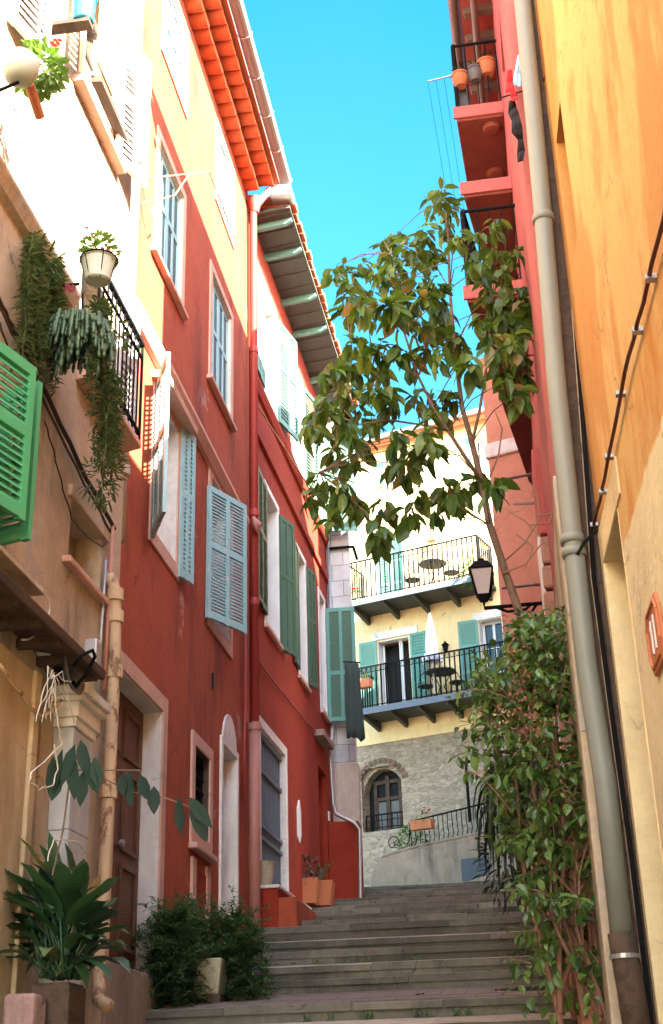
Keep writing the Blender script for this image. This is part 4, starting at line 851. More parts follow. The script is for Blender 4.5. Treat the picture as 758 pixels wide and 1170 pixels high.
# ================================================================ salmon house
sh = empty('salmon_house', (0.4, 16.6, 2), 'salmon plastered house end with a pale cornice behind the wall lantern', 'house')
sx0 = SA.px(553, 467)[0]; sz = SA.px(553, 408)[1]
MB().box(SA, sx0, sx0+1.8, -1.2, 0, 2, sz).build('wall', M['salmon'], sh, bevel=.01)
zc = SA.px(555, 518)[1]; MB().box(SA, sx0-.03, sx0+1.7, -1.2, .05, zc-.1, zc+.12).build('cornice', M['whitejamb'], sh, bevel=.02)
MB().xbox(.85, 5, 17.9, 29, 1, 12.3).build('unseen_shade_block', M['salmon'], sh)  # unseen block added to cast shade on the far yellow and deep red houses
zc = SA.px(585, 672)[1]
# ================================================================ pink house
pk = empty('pink_house', (0.5, 11, 1), 'tall pink house with red balconies hanging over the alley on the right', 'house')
pu = lambda x, y, n=0: PK.px(x, y, n)
uT = 15.95
wall('wall', M['pink'], pk, PK, 8.25, uT, -1, 12.3, [(10.0, 10.9, 8.3, 9.9), (12.7, 13.6, 7.5, 9.6), (12.7, 13.6, 10.4, 12.0)], T=4.0)
for h in ((10.0,10.9,8.3,9.9),(12.7,13.6,7.5,9.6),(12.7,13.6,10.4,12.0)): window(pk, PK, *h, 'white', .2)
MB().box(PK, 8.235, 12.0, -.3, .03, -1, 3.9).build('base_render', M['tan'], pk, bevel=.01)
# rusticated pier facing down the steps
zs = atY(630, 612, 12.0).z
MB().xbox(.445, .62, 11.98, 12.6, zs+.02, 6.0).build('pier', M['pink'], pk, bevel=.02)
mb = MB(); z = 1.2
while z < zs:
    hh = R.uniform(.2, .34); 
    hh = min(hh, zs - z); 
    if hh < .05: break
    mb.xbox(.44+R.uniform(-.02,.02), .8, 11.94+R.uniform(-.03,.03), 12.6, z+.012, z+hh-.012); z += hh
mb.build('rough_stone_pier', M['rustic'], pk, bevel=.03)
MB().xbox(.42, .45, 12.0, 12.5, 1.5, zs).build('white_strip', M['white'], pk)
# balconies (slab wedges) with rail
def pbalc(z, xf, yf, utip, nf, nt=.05, rail=True):
    d = ray(xf, yf); p = d*(z/d.z); un, nn_ = (p.x-PK.o[0])*PK.u[0]+(p.y-PK.o[1])*PK.u[1], (p.x-PK.o[0])*PK.n[0]+(p.y-PK.o[1])*PK.n[1]
    pr_ = [(un, .002), (un, nn_), (utip, nt), (utip, .002)]
    mb = MB(); lo = [PK.P(u, n, z) for u, n in pr_]; hi = [PK.P(u, n, z+.16) for u, n in pr_]; mb.hexa(lo+hi)
    s = mb.build('balcony_slab', M['slabred'], pk, bevel=.012)
    mb = MB(); e0 = PK.P(un-.02, -.0, z+.06); mb.hexa([PK.P(un-.03,.003,z+.03),PK.P(un-.03,nn_+.03,z+.03),PK.P(un-.002,nn_+.03,z+.03),PK.P(un-.002,.003,z+.03),PK.P(un-.03,.003,z+.19),PK.P(un-.03,nn_+.03,z+.19),PK.P(un-.002,nn_+.03,z+.19),PK.P(un-.002,.003,z+.19)]); mb.build('slab_edge', M['pink'], s)
    if not rail: return un, nn_
    mb = MB(); fr2 = Fr(tuple(PK.P(un, nn_-.03, 0))[:2], tuple((PK.P(utip, nt, 0)-PK.P(un, nn_-.03, 0)).normalized())[:2], -1); ln = (PK.P(utip, nt, 0)-PK.P(un, nn_, 0)).length
    mb.box(fr2, 0, ln, -.02, .02, z+1.12, z+1.16); mb.box(fr2, 0, ln, -.01, .01, z+.24, z+.26)
    for i in range(int(ln/.13)): mb.box(fr2, i*.13-.008, i*.13+.008, -.008, .008, z+.16, z+1.14)
    for k_ in range(5): q = PK.P(un+.02, .02+(nn_-.06)*k_/4, 0); mb.xbox(q.x-.008, q.x+.008, q.y-.008, q.y+.008, z+.16, z+1.14)
    mb.tube([PK.P(un+.02,.0,z+1.14), PK.P(un+.02,nn_-.02,z+1.14)], .02, 6); mb.tube([PK.P(un+.02,nn_-.02,z+.1), PK.P(un+.02,nn_-.02,z+1.14)], .02, 6)
    mb.build('railing', M['iron'], s); return un, nn_
uB, nB = pbalc(7.41, 534, 346, 15.9, .5)
uA, nA = pbalc(10.3, 522, 139, 14.0, .5, .47)
pbalc(9.05, 530, 226, 14.6, .5, .22, False)
for (x, y) in ((562,136-0),(566,188)):
    d = ray(x, y+10); p = d*(10.295/d.z); MB().lathe(p, [(.05,-.05),(.09,-.04),(.11,0),(.11,.01)], 14).build('corbel', M['slabred'], pk)
# eave with gutters
MB().extr(PK, [(-.02, 12.15), (.38, 12.10), (.42, 12.21), (-.02, 12.3)], 7.9, 16.0).build('soffit', M['pink'], pk)
for i in range(18): u = 8.1+.45*i; MB().extr(PK, [(0,12.03),(.34,12.01),(.37,12.105),(0,12.15)], u, u+.09).build('eave_beam', M['gutter'], pk)
pipe('gutter', 'gutter', pk, [PK.P(7.9,.47,12.15), PK.P(16,.47,12.10)], .06)
pipe('gutter', 'gutter', pk, [PK.P(7.9,.22,11.95), PK.P(16,.22,11.93)], .045)
MB().extr(PK, [(-4, 13.1), (.45, 12.31), (.45, 12.38), (-4, 13.2)], 7.9, 16.0).build('roof', M['rooftile'], pk)
cabp = [(650,535),(612,541),(575,549)]
for pts in ([(655,534),(612,541),(566,550)], [(655,670),(612,668),(575,672)], [(612,575),(588,576)]):
    mb = MB(); mb.tube([atY(x, y, 14.2 if x < 600 else 13.0) for x, y in pts], .016, 6); mb.build('cable', M['brownrail'], pk)
# pots on the upper balcony
def bp(x, y, dz=0, z=None, un_=0): 
    d = ray(x, y); return d*((z or (10.3+1.2))/d.z)
for x, y, r, mt, lb in ((527, 90, .10, 'terracotta', 'terracotta pot shaped like a round jar at the outer corner of the top balcony rail'), (544, 84, .10, 'dish', 'wide grey bowl between two terracotta pots on the top balcony rail'), (557, 77, .11, 'terracotta', 'terracotta pot nearest the wall on the top balcony rail')):
    c = atY(x, y+9, 12.05); e = empty('flower_pot', c, lb, 'flower pot')
    MB().lathe(c, [(r*.6,0),(r*.9,r*.5),(r,r*1.1),(r*.9,r*1.5),(r*1.02,r*1.55),(r*1.02,r*1.75),(r*.8,r*1.75),(r*.6,r*1.4)], 20).build('pot', M[mt], e, smooth=False)
    mb = MB(); bush(mb, c+Vector((0,0,r*1.9)), r*.7, 25, .09, .02); mb.build('foliage', M['darkleaf'], e)
c = atY(533, 140, 12.15); mb = MB(); mb.hexa([c+Vector(q) for q in ((-.08,0,0),(.12,0,0.02),(.12,.4,.02),(-.08,.4,0),(-.08,0,.55),(.0,0,.6),(.0,.4,.6),(-.08,.4,.55))]); solo(mb, 'draped_sheet', M['bluegrey'], c, 'dark sheet wedged behind the top balcony rail at its corner', 'cloth')
# clothes rack sticking out and laundry
cr = empty('clothes_rack', atY(523, 90, 12.1), 'thin wire clothes rack sticking out from the top balcony against the sky', 'clothes rack')
mb = MB(); a = atY(526, 84, 12.1); b = atY(489, 93, 12.1); mb.tube([a, b], .010, 5); mb.build('bar', M['zinc'], cr)
mb = MB()
for i in range(4):
    p = a.lerp(b, .25+.25*i); mb.tube([p, p + Vector((.1, 2.6, -.02))], .003, 4)
mb.build('wires', M['iron'], cr)
def rag(name, pts, mat, Y, label, th=.006):
    P3 = [atY(x, y, Y + .03*math.sin(i*1.7)) for i, (x, y) in enumerate(pts)]; n = len(P3)//2; mb = MB()
    Lp = P3[:n]; Rp = P3[n:][::-1]
    for i in range(n-1):
        ml = (Lp[i]+Rp[i])/2 + Vector((0,-.012,0)); m2 = (Lp[i+1]+Rp[i+1])/2 + Vector((0,-.012*math.cos(i),0))
        mb.poly([Lp[i], ml, m2, Lp[i+1]]); mb.poly([ml, Rp[i], Rp[i+1], m2])
    o = solo(mb, name, M[mat], P3[0], label, 'laundry', 'laundry at the top balcony', smooth=True); s = o.modifiers.new('solid', 'SOLIDIFY'); s.thickness = th; return o
rag('black_garment', [(582,116),(581,130),(585,138),(585,152),(592,160),(591,176),(591,186), (598,186),(600,172),(598,160),(597,145),(593,130),(588,116)][:6]+[(592,186)]+[(598,184),(600,172),(598,160),(597,145),(593,130),(590,122),(588,114)], 'black', 8.02, 'long black garment hanging on a line under the top balcony')
rag('red_garment', [(580,82),(579,95),(578,106),(589,106),(586,95),(585,80)], 'redcloth', 8.05, 'small red garment pegged above the black one')
rag('red_knot', [(583,106),(584,113),(586,116),(591,115),(591,110),(590,106)], 'redcloth', 8.0, 'small red knot of cloth where the black garment hangs')
rag('white_garment', [(592,64),(588,85),(586,98),(596,100),(597,85),(596,62)], 'bluecloth', 8.1, 'pale blue garment beside the big grey pipe')
MB().tube([atY(572,112,8.05), atY(604,102,8.05)], .006, 5).build('clothes_line', M['iron'], pk)
# street lantern on its bracket
lc = atY(553.5, 690, 13.8); lt = empty('street_lantern', lc, 'black street lantern with milky panes on a bracket before the salmon wall', 'street lamp')
s = 13.8/14.5
def sq(mb, c, r0, z0, r1, z1):
    mb.hexa([c+Vector((-r0,-r0,z0)), c+Vector((r0,-r0,z0)), c+Vector((r0,r0,z0)), c+Vector((-r0,r0,z0)), c+Vector((-r1,-r1,z1)), c+Vector((r1,-r1,z1)), c+Vector((r1,r1,z1)), c+Vector((-r1,r1,z1))])
mb = MB(); sq(mb, lc, .065, .10, .12, .38); mb.build('lamp_glass', M['lampglass'], lt)
mb = MB(); sq(mb, lc, .04, .03, .075, .10); sq(mb, lc, .135, .38, .135, .40); sq(mb, lc, .13, .40, .07, .49); sq(mb, lc, .04, .49, .025, .54)
for a_ in (-1, 1):
    for b_ in (-1, 1): mb.tube([lc+Vector((a_*.07,b_*.07,.10)), lc+Vector((a_*.123,b_*.123,.38))], .011, 5)
mb.build('lamp_body', M['iron'], lt, bevel=.004)
arm_e = atY(612, 684, 13.8); mb = MB(); mb.tube([lc+Vector((0,0,.04)), lc+Vector((0,0,-.05)), Vector((.62, lc.y, lc.z-.04))], .022, 8)
mb.tube([Vector((.60, lc.y, lc.z-.30))+Vector((-.02,0,0)), Vector((.42, lc.y, lc.z-.26)), Vector((.34, lc.y, lc.z-.14)), Vector((.40, lc.y, lc.z-.05))], .018, 6); mb.tube([lc+Vector((.1,0,-.04)), lc+Vector((.25,0,-.11)), lc+Vector((.45,0,-.10)), lc+Vector((.5,0,-.05))], .016, 6)
mb.build('bracket', M['iron'], lt, smooth=True)
# ================================================================ yellow house (near right)
yh = empty('ochre_house', (0.9, 4, 0), 'yellow and orange washed house nearest on the right with a doorway and house number', 'house')
d1 = YW.px(706, 577)[0]; d2 = YW.px(684, 673)[0]
e1 = (YW.px(706,577)[0]+YW.px(722,690)[0])/2; dz = (YW.px(706,577)[1]+YW.px(684,673)[1])/2
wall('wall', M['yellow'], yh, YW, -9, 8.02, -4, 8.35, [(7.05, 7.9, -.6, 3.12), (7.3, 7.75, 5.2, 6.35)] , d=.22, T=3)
MB().box(YW, 7.05, 7.9, -.22, -.19, -.6, 3.12).build('door', M['oldwood'], yh)
YS = MB().box(YW, -9, 8.1, -3.2, .0, 8.351, 8.4); YS.build('roof', M['rooftile'], yh)
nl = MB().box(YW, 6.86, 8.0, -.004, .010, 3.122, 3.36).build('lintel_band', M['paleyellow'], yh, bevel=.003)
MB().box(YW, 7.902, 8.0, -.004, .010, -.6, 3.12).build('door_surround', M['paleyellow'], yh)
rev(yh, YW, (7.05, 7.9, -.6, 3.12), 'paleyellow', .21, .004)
MB().xbox(.56, .72, 8.06, 8.2, -1, 8.3).build('gap_shade_strip', M['oldwood'], yh, bevel=.01)  # dark strip standing in for the shaded gap behind the drainpipe
# house number tile
ua, za = YW.px(752, 725); c = YW.P(ua, .0, za); tl = empty('house_number', c, 'terracotta house number tile reading 11 in white on the yellow wall', 'house number')
w_, h_ = .21, .17
mb = MB(); mb.slab(YW, [(ua-w_*.7, za-h_), (ua+w_*.7, za-h_), (ua+w_, za-h_*.5), (ua+w_, za+h_*.5), (ua+w_*.7, za+h_), (ua-w_*.7, za+h_), (ua-w_, za+h_*.5), (ua-w_, za-h_*.5)], .0, .02); mb.build('tile', M['terracotta'], tl, bevel=.006)
mb = MB(); fr_ = [(ua-w_*.62, za-h_*.8), (ua+w_*.62, za-h_*.8), (ua+w_*.86, za-h_*.42), (ua+w_*.86, za+h_*.42), (ua+w_*.62, za+h_*.8), (ua-w_*.62, za+h_*.8), (ua-w_*.86, za+h_*.42), (ua-w_*.86, za-h_*.42)]
for i in range(8):
    a, b = fr_[i], fr_[(i+1)%8]; mb.tube([YW.P(a[0],.022,a[1]), YW.P(b[0],.022,b[1])], .010, 6)
mb.build('rim', M['terracotta'], tl)
mb = MB()
for du in (.05, -.05):
    mb.box(YW, ua+du-.012, ua+du+.012, .02, .027, za-.085, za+.085); mb.box(YW, ua+du+.012, ua+du+.035, .02, .026, za+.045, za+.068)
mb.build('digits', M['white'], tl)
def yc(pts, r, mat, n=.03, jit=.004): return cab(pts, r, mat, n, 'cable', jit, yh, YW, 8)
yc([(800,60),(758,250),(735,345),(715,425),(697,515),(686,570),(672,622)], .011, 'brownrail', .03)
for x, y in ((742,318),(727,378),(708,450),(695,522),(688,562),(678,600)): u, z = YW.px(x, y, .03); MB().box(YW, u-.02, u+.02, 0, .05, z-.012, z+.012).build('cable_clip', M['zinc'], yh)
for dx, r, mt in ((0,.022,'iron'),(-3,.012,'rustpipe'),(3,.014,'oldwood')):
    mb = MB(); mb.tube([atY(x+dx*.7, y, 8.06) for x, y in ((628,-20),(634,90),(646,200),(655,330),(664,450),(672,560),(679,660),(700,820),(722,980),(745,1170))], r, 6); mb.build('cable', M[mt], yh)
mb = MB(); 
for j in range(4): mb.tube([atY(x+j*3+R.uniform(-2,2), y, 8.0) for x, y in ((628,-20),(630,20),(628,60),(624,92))], .010, 6)
mb.build('cable_bundle', M['iron'], yh)
gpp = [atY(x, y, 7.95) for x, y in ((591,-50),(597,0),(608,110),(621,250),(636,437),(655,620),(671,764),(691,890),(711,1068))]
bp_ = MB().tube(gpp, .066, 20); pipe_o = solo(bp_, 'big_drainpipe', M['greypipe'], gpp[-1], 'thick grey drainpipe running up the corner of the ochre house', 'drainpipe', smooth=True)
for (x, y) in ((621,250),(654,617),(656,632)):
    c = atY(x, y, 7.95); MB().lathe(c, [(.065,-.03),(.077,-.028),(.081,0),(.077,.028),(.065,.03)], 20).build('collar', M['greypipe'], pipe_o, smooth=True)
lw_ = [atY(x, y, 7.95) for x, y in ((710,1066),(714,1090),(721,1130),(732,1200))]; MB().tube(lw_, .078, 20).build('lower_section', M['oldwood'], pipe_o, smooth=True)
c = atY(714, 1093, 7.95); MB().lathe(c, [(.080,-.012),(.086,-.012),(.086,.012),(.080,.012)], 20).build('clamp', M['zinc'], pipe_o); c = atY(658, 625, 7.95); MB().tube([c+Vector((.0,-.07,-.08)), c+Vector((.05,-.06,.0)), c+Vector((.14,0,.1))], .012, 6).build('bracket', M['iron'], pipe_o)
# ================================================================ tree
CL = [(415,60),(390,95),(440,110),(425,160),(460,190),(365,175),(285,190),(250,210),(320,205),(370,215),(270,250),(300,265),(345,245),(390,250),(130,272),(105,290),(190,275),(150,300),(230,290),(260,310),(300,320),(350,300),(400,310),(150,350),(180,380),(215,360),(140,390),(210,410),(270,370),(310,370),(330,395),(370,350),(400,370),(420,400),(280,400),(300,430),(350,440),(390,440),(430,450),(450,490),(160,490),(200,500),(240,510),(130,545),(100,560),(180,560),(230,570),(290,510),(330,540),(370,500),(410,520),(470,500),(490,540),(110,600),(150,620),(210,620),(250,630),(180,680),(130,690),(80,670),(50,700),(40,740),(90,740),(140,740),(220,720),(270,650),(340,640),(400,640),(440,650),(380,700),(420,690),(290,760),(330,800),(370,760),(400,790),(190,780),(110,810),(150,830),(60,880),(40,930),(90,900),(130,910),(170,950),(100,980),(280,840),(320,850),(230,1020),(250,960),(240,1050),(320,970),(340,930),(400,960),(430,900),(480,890),(520,880),(560,900),(450,940),(570,150),(520,190),(560,220),(600,240),(510,240),(545,270),(500,270),(590,290),(630,240),(540,310),(590,340),(630,350),(660,350),(570,380),(620,390),(660,390),(530,430),(600,430),(640,440),(560,480),(620,480),(580,520),(640,520),(590,560),(650,580),(600,610),(640,640),(540,350)]
TR = random.Random(21)
def tp(x, y, Y): return atY(x, y, Y)
tree = empty('street_tree', tp(655, 1120, 10.2), 'leafy tree with large drooping leaves leaning over the steps in the middle', 'tree')
trunk = [tp(x, y, Y) for x, y, Y in ((668,1130,10.2),(652,1000,10.2),(632,860,10.25),(612,760,10.2),(598,712,10.2),(578,655,10.15),(560,600,10.1),(549,545,10.1),(538,500,10.0),(528,465,10.0),(520,400,10.0),(514,330,10.0),(512,260,9.95),(509,228,9.9))]
tr_r = [.05,.045,.042,.038,.036,.033,.031,.028,.024,.021,.017,.013,.009,.005]
limb2 = [tp(x, y, Y) for x, y, Y in ((549,548,10.1),(530,520,9.95),(512,492,9.9),(495,465,9.8),(478,430,9.75),(462,380,9.7),(450,330,9.7),(447,290,9.7))]
limb3 = [tp(x, y, Y) for x, y, Y in ((540,505,10.0),(548,470,10.1),(556,420,10.15),(562,360,10.2),(566,300,10.15),(568,260,10.1))]
limb4 = [tp(x, y, Y) for x, y, Y in ((512,492,9.9),(480,485,9.7),(445,480,9.6),(410,485,9.5),(385,505,9.5),(365,540,9.5))]
limb5 = [tp(x, y, Y) for x, y, Y in ((478,430,9.75),(450,410,9.8),(425,400,9.9),(400,390,10.0))]
mb = MB(); mb.tube(trunk, tr_r, 10); mb.tube(limb2, [.018,.017,.015,.013,.011,.009,.007,.004], 7); mb.tube(limb3, [.015,.013,.011,.009,.006,.004], 7); mb.tube(limb4, [.011,.010,.009,.007,.006,.004], 6); mb.tube(limb5, [.009,.008,.006,.004], 6)
skel = trunk[6:] + limb2 + limb3 + limb4 + limb5
tw = MB(); lf = MB()
for (zx, zy) in CL:
    x = 340 + zx/2.527; y = 200 + zy/2.527; Y = 9.9 + TR.uniform(-.75, .55)
    for rep in range(1 if zy < 800 else 1):
        c = tp(x, y-7, Y)
        cand = sorted(skel, key=lambda s_: (s_-c).length + (.5 if s_.z > c.z + .1 else 0))[:2]; s0 = cand[0]
        mid = s0.lerp(c, .5) + Vector((TR.uniform(-.05,.05), TR.uniform(-.05,.05), .05)); tw.tube([s0, mid, c], [.006,.005,.003], 5)
        up_f = 1 - min(1, zy/900); n = TR.randint(12, 17)
        for j in range(n):
            w = j*2.4 + TR.uniform(-.4,.4); el = TR.uniform(-1.5, .25) + .75*up_f*(j < n*.4)
            d = Vector((math.cos(w)*math.cos(el*.8), math.sin(w)*math.cos(el*.8), math.sin(el*.9) - .25)); L_ = TR.uniform(.09,.21)*(1.0 if zy > 350 else .82)
            st = c + Vector((math.cos(w)*.02, math.sin(w)*.02, TR.uniform(-.13,.03)))
            lf.leaf(st, d, Vector((TR.uniform(-.5,.5), TR.uniform(-.5,.5), 1)), L_, L_*TR.uniform(.40,.6), TR.uniform(.05,.3), TR.uniform(0,.75))
mb.v_off = 0
mb.build('trunk', M['bark'], tree, smooth=True); tw.build('twigs', M['bark'], tree); lf.build('crown', M['magleaf'], tree)
# bare twigs on the right
mb = MB()
for pts in ([(578,640),(600,620),(618,590),(612,560),(600,545)],[(575,655),(600,645),(622,618),(600,595),(575,580)],[(605,600),(628,598),(640,560)],[(590,610),(610,625),(600,650)],[(560,545),(570,520),(574,490),(566,470)],[(622,618),(640,640),(650,600),(636,540),(628,480)],[(612,590),(640,585),(655,570)]):
    mb.tube([tp(x, y, 10.1) for x, y in pts], [.008]*(len(pts)-1)+[.003], 5)
mb.build('bare_twigs', M['stem'], tree, smooth=True)
# ================================================================ big shrub on the right
left = [(690,612),(720,590),(760,560),(800,538),(860,540),(930,568),(980,598),(1040,606),(1080,600),(1150,615)]; right = [(690,648),(720,655),(760,664),(860,676),(950,694),(1000,706),(1080,692),(1150,700)]
def ip(t, y):
    for (a, b), (c_, d_) in zip(t[:-1], t[1:]):
        if a <= y <= c_: return b + (d_-b)*(y-a)/(c_-a)
    return t[-1][1] if y > t[-1][0] else t[0][1]
SR = random.Random(5); shb = empty('climbing_shrub', tp(660, 1150, 9.3), 'tall glossy climbing shrub with pinkish stems beside the grey drainpipe', 'shrub')
lf = MB(); sm_ = MB()
roots = [tp(SR.uniform(640, 700), 1165, SR.uniform(8.9, 9.9)) for _ in range(12)]
mains = []
for i in range(22):
    rt = SR.choice(roots); yt = SR.uniform(700, 1000); f_ = SR.uniform(.15,.9); xt = ip(left, yt) + (ip(right, yt)-ip(left, yt))*f_; te = tp(xt, yt, SR.uniform(8.8, 9.7)); P3 = []
    for k_ in range(13):
        t = k_/12; P3.append(rt.lerp(te, t) + Vector((.09*math.sin(t*6+i*1.3)*t, .05*math.sin(t*5+i), .04*math.sin(t*8+i*2))))
    sm_.tube(P3, [.021*(1-.75*k_/12)*SR.uniform(.9,1.1) for k_ in range(13)], 8); mains += P3[2:]
for i in range(430):
    y = 692 + 470*SR.random(); a, b = ip(left, y), ip(right, y); x = SR.uniform(a-6, b)
    if y > 980 and SR.random() < .5: continue
    if SR.random() < .10: x = a - SR.uniform(4, 24)
    Y = SR.uniform(8.5, 9.8); c = tp(x, y, Y)
    s0 = min(SR.sample(mains, 24), key=lambda m_: (m_-c).length + (.35 if m_.z > c.z else 0)); 
    if (c-s0).length > .55: s0 = c + (s0-c).normalized()*.45
    mid = s0.lerp(c, .55) + Vector((0, 0, .06)); path = [s0, s0.lerp(mid,.5)+Vector((0,0,.015)), mid, mid.lerp(c,.5)+Vector((0,0,.012)), c]
    if i % 3 == 0: sm_.tube(path, [.005,.0045,.004,.003,.002], 5)
    n = SR.randint(7, 12)
    for j in range(n):
        t = .3 + .7*j/(n-1); k_ = min(3, int(t*4)); q = path[k_].lerp(path[k_+1], t*4-k_); ax_ = (path[k_+1]-path[k_]).normalized(); w = j*2.4 + SR.uniform(-.5,.5)
        sd = ax_.orthogonal().normalized(); s3 = ax_.cross(sd); d = ax_*SR.uniform(.2,.7) + sd*math.cos(w) + s3*math.sin(w) + Vector((0,-.15,-.35)); L_ = SR.uniform(.045,.105)
        lf.leaf(q + d.normalized()*.012, d, Vector((SR.uniform(-.5,.5), SR.uniform(-.7,.2), 1)), L_, L_*.56, .15, .35)
lf.build('foliage', M['vineleaf'], shb)
sm_.build('stems', M['stem'], shb, smooth=True)
# base wall and strap-leaved plant behind the shrub
MB_ = MB().xbox(.30, .62, 9.3, 15.5, -1, 1.9); solo(MB_, 'planter_wall', M['salmon'], (.45, 11, 1), 'low salmon wall behind the shrub along the right of the steps', 'wall', bevel=.02)
sp = empty('strap_leaf_plant', tp(585, 870, 13), 'dark plant with long hanging strap leaves behind the climbing shrub', 'plant'); mb = MB()
for i in range(120):
    x = SR.uniform(568, 616); y = SR.uniform(865, 930); p = tp(x, y, SR.uniform(12.4, 13.2)); w = SR.uniform(0, 6.28); o = Vector((math.cos(w)*.12, math.sin(w)*.12, 0)); l = SR.uniform(.4,.85)
    mb.strap([p, p+o+Vector((0,0,.03)), p+o*1.8-Vector((0,0,.2*l)), p+o*2.2-Vector((0,0,.6*l)), p+o*2.3-Vector((0,0,l))], .055)
mb.build('leaves', M['darkleaf'], sp)
mb = MB(); mb.tube([tp(600,1010,12.8), tp(590,900,12.8)], .06, 8); mb.build('stem', M['bark'], sp)
mb = MB(); bush(mb, tp(585, 985, 12.6), .32, 330, .11, .03, .1, 1.2, 0); tag(solo(mb, 'low_fern', M['darkleaf'], tp(585, 985, 12.6), 'dark low ferny plant under the strap leaves', 'plant'))
# ================================================================ plants and pots in the foreground left
pc = Vector((-2.62, 7.35, .0)); ped = MB()
ped.hexa([(-2.9,6.4,-1.6),(-2.3,6.4,-1.6),(-2.3,8.1,-1.6),(-2.9,8.1,-1.6),(-2.9,6.4,.34),(-2.3,6.4,.34),(-2.3,8.1,.34),(-2.9,8.1,.34)])
solo(ped, 'stone_ledge', M['rubble'], (-2.6,7.2,-1), 'rough stone ledge against the tan wall carrying the broad-leaved plant', 'ledge', bevel=.03)
b = tp(30, 1150, 7.1); e = MB().xbox(b.x-.09, b.x+.08, 7.0, 7.2, .345, .60); solo(e, 'pink_pot', plaster('chipped_pot', (.36,.22,.19), (.42,.35,.3), (.08,.05,.04), .9, patch=(.12,.09,.07), patch_lo=.52, bump=.6), (b.x, 7.0, .34), 'square chipped pink pot at the lower left corner', 'flower pot', bevel=.02)
crt = MB().xbox(-2.69, -2.47, 7.25, 7.55, .345, .66); e = empty('wooden_planter', (-2.57,7.4,.34), 'brown wooden planter holding the broad-leaved plant', 'planter'); crt.build('box', M['oldwood'], e, bevel=.012); MB().xbox(-2.675,-2.485,7.265,7.535,.65,.672).build('soil', M['oldwood'], e)
AR = random.Random(11); asp = empty('broad_leaved_plant', (-2.57,7.4,.7), 'big broad-leaved plant with arching dark leaves in the lower left corner', 'plant')
mb = MB(); spec = [(45,965),(20,955),(5,985),(70,985),(74,962),(88,1000),(100,985),(60,1010),(30,1010),(-15,1010),(-20,1040),(140,1000),(148,1060),(125,1030),(152,1063),(135,1085),(110,1110),(95,1060),(118,1085),(0,1060),(-10,1090),(30,1050),(60,1060),(85,1040),(128,1120),(100,1130),(50,990),(110,1015),(76,1025),(5,1030),(140,1025),(15,1090),(-25,975),(36,985),(56,950)]
for (x, y) in spec + [(AR.uniform(-30,152), AR.uniform(975,1115)) for _ in range(85)]:
    b0 = Vector((-2.57+AR.uniform(-.09,.09), 7.4+AR.uniform(-.12,.12), .70)); t = atY(x, y, 7.4+AR.uniform(-.35,.3)); 
    hgt = max(b0.z, t.z)+.10; m1 = b0.lerp(t, .3); m1.z = max(m1.z, b0.z+(hgt-b0.z)*.55); m2 = b0.lerp(t, .68); m2.z = max(m2.z, b0.z*.3 + t.z*.7) + .08
    P0 = [b0, b0.lerp(m1,.6), m1, m1.lerp(m2,.5)+Vector((0,0,.02)), m2, m2.lerp(t,.5)+Vector((0,0,.015)), t]; mb.tube([b0, b0.lerp(m1,.6), m1], .005, 5); mb.strap(P0[2:], AR.uniform(.08,.125), fold=.12)
mb.build('leaves', M['aspi'], asp, smooth=True)
# twig of big leaves in front of the pilaster
tg = empty('leafy_branch', tp(70, 870, 7.3), 'thin bare branch with a few large oval leaves crossing the doorway on the left', 'branch')
mb = MB(); mb.tube([tp(x, y, 7.3) for x, y in ((60,1000),(72,950),(80,890),(92,850))], .006, 6); mb.tube([tp(x, y, 7.3) for x, y in ((90,855),(110,885),(150,905),(190,912),(225,925))], .004, 6); mb.tube([tp(x, y, 7.3) for x, y in ((84,880),(120,880),(160,880),(165,895))], .004, 6); mb.build('twig', M['bark'], tg)
mb = MB()
for x, y, x2, y2 in ((62,862,56,905),(72,855,60,900),(82,860,84,905),(92,845,98,880),(86,850,72,890),(100,868,108,900),(108,865,112,895),(146,880,148,915),(160,885,168,910),(176,898,176,925),(205,910,206,948),(218,915,232,955),(96,880,92,915),(70,885,60,910),(215,910,238,940),(140,884,140,905)):
    a = tp(x, y, 7.25); b = tp(x2, y2, 7.2); mb.leaf(a, b-a, Vector((AR.uniform(-.5,.5), -1, .4)), (b-a).length*1.15, .075, .12, .1)
mb.build('leaves', M['twigleaf'], tg, smooth=True)
# feathery shrub with cream pot on the landing
pz = gz(12.15); pcx = tp(237, 1110, 12.15).x; cpt = empty('square_planter', (pcx, 12.15, pz), 'square cream planter on dark feet on the landing', 'planter')
mb = MB(); r0, r1 = .13, .17; c = Vector((pcx, 12.15, pz)); mb.hexa([c+Vector(q) for q in ((-r0,-r0,.06),(r0,-r0,.06),(r0,r0,.06),(-r0,r0,.06),(-r1,-r1,.36),(r1,-r1,.36),(r1,r1,.36),(-r1,r1,.36))]); mb.build('pot', M['creampot'], cpt, bevel=.015); MB().xbox(pcx-.15,pcx+.15,12.0,12.3,pz-.02,pz+.06).build('saucer', M['oldwood'], cpt)
FRn = random.Random(8); fe = empty('feathery_shrub', (pcx, 12.2, pz+.4), 'bushy feathery green shrub spilling round the cream planter', 'shrub'); mb = MB()
def frond(p, d, l):
    P3 = [p]; dd = Vector(d)
    for k_ in range(6): dd = (dd + Vector((0,0,-.13))).normalized(); P3.append(P3[-1] + dd*l/6)
    mb.tube(P3, .0025, 3, False)
    for k_ in range(1, 7):
        for j in range(7):
            w = FRn.uniform(0, 6.28); q = P3[k_].lerp(P3[k_-1], FRn.random()); s2 = Vector((math.cos(w), math.sin(w), FRn.uniform(-.3,.8))); mb.leaf(q, s2, (0,0,1), FRn.uniform(.04,.08), .014, .1, .1)
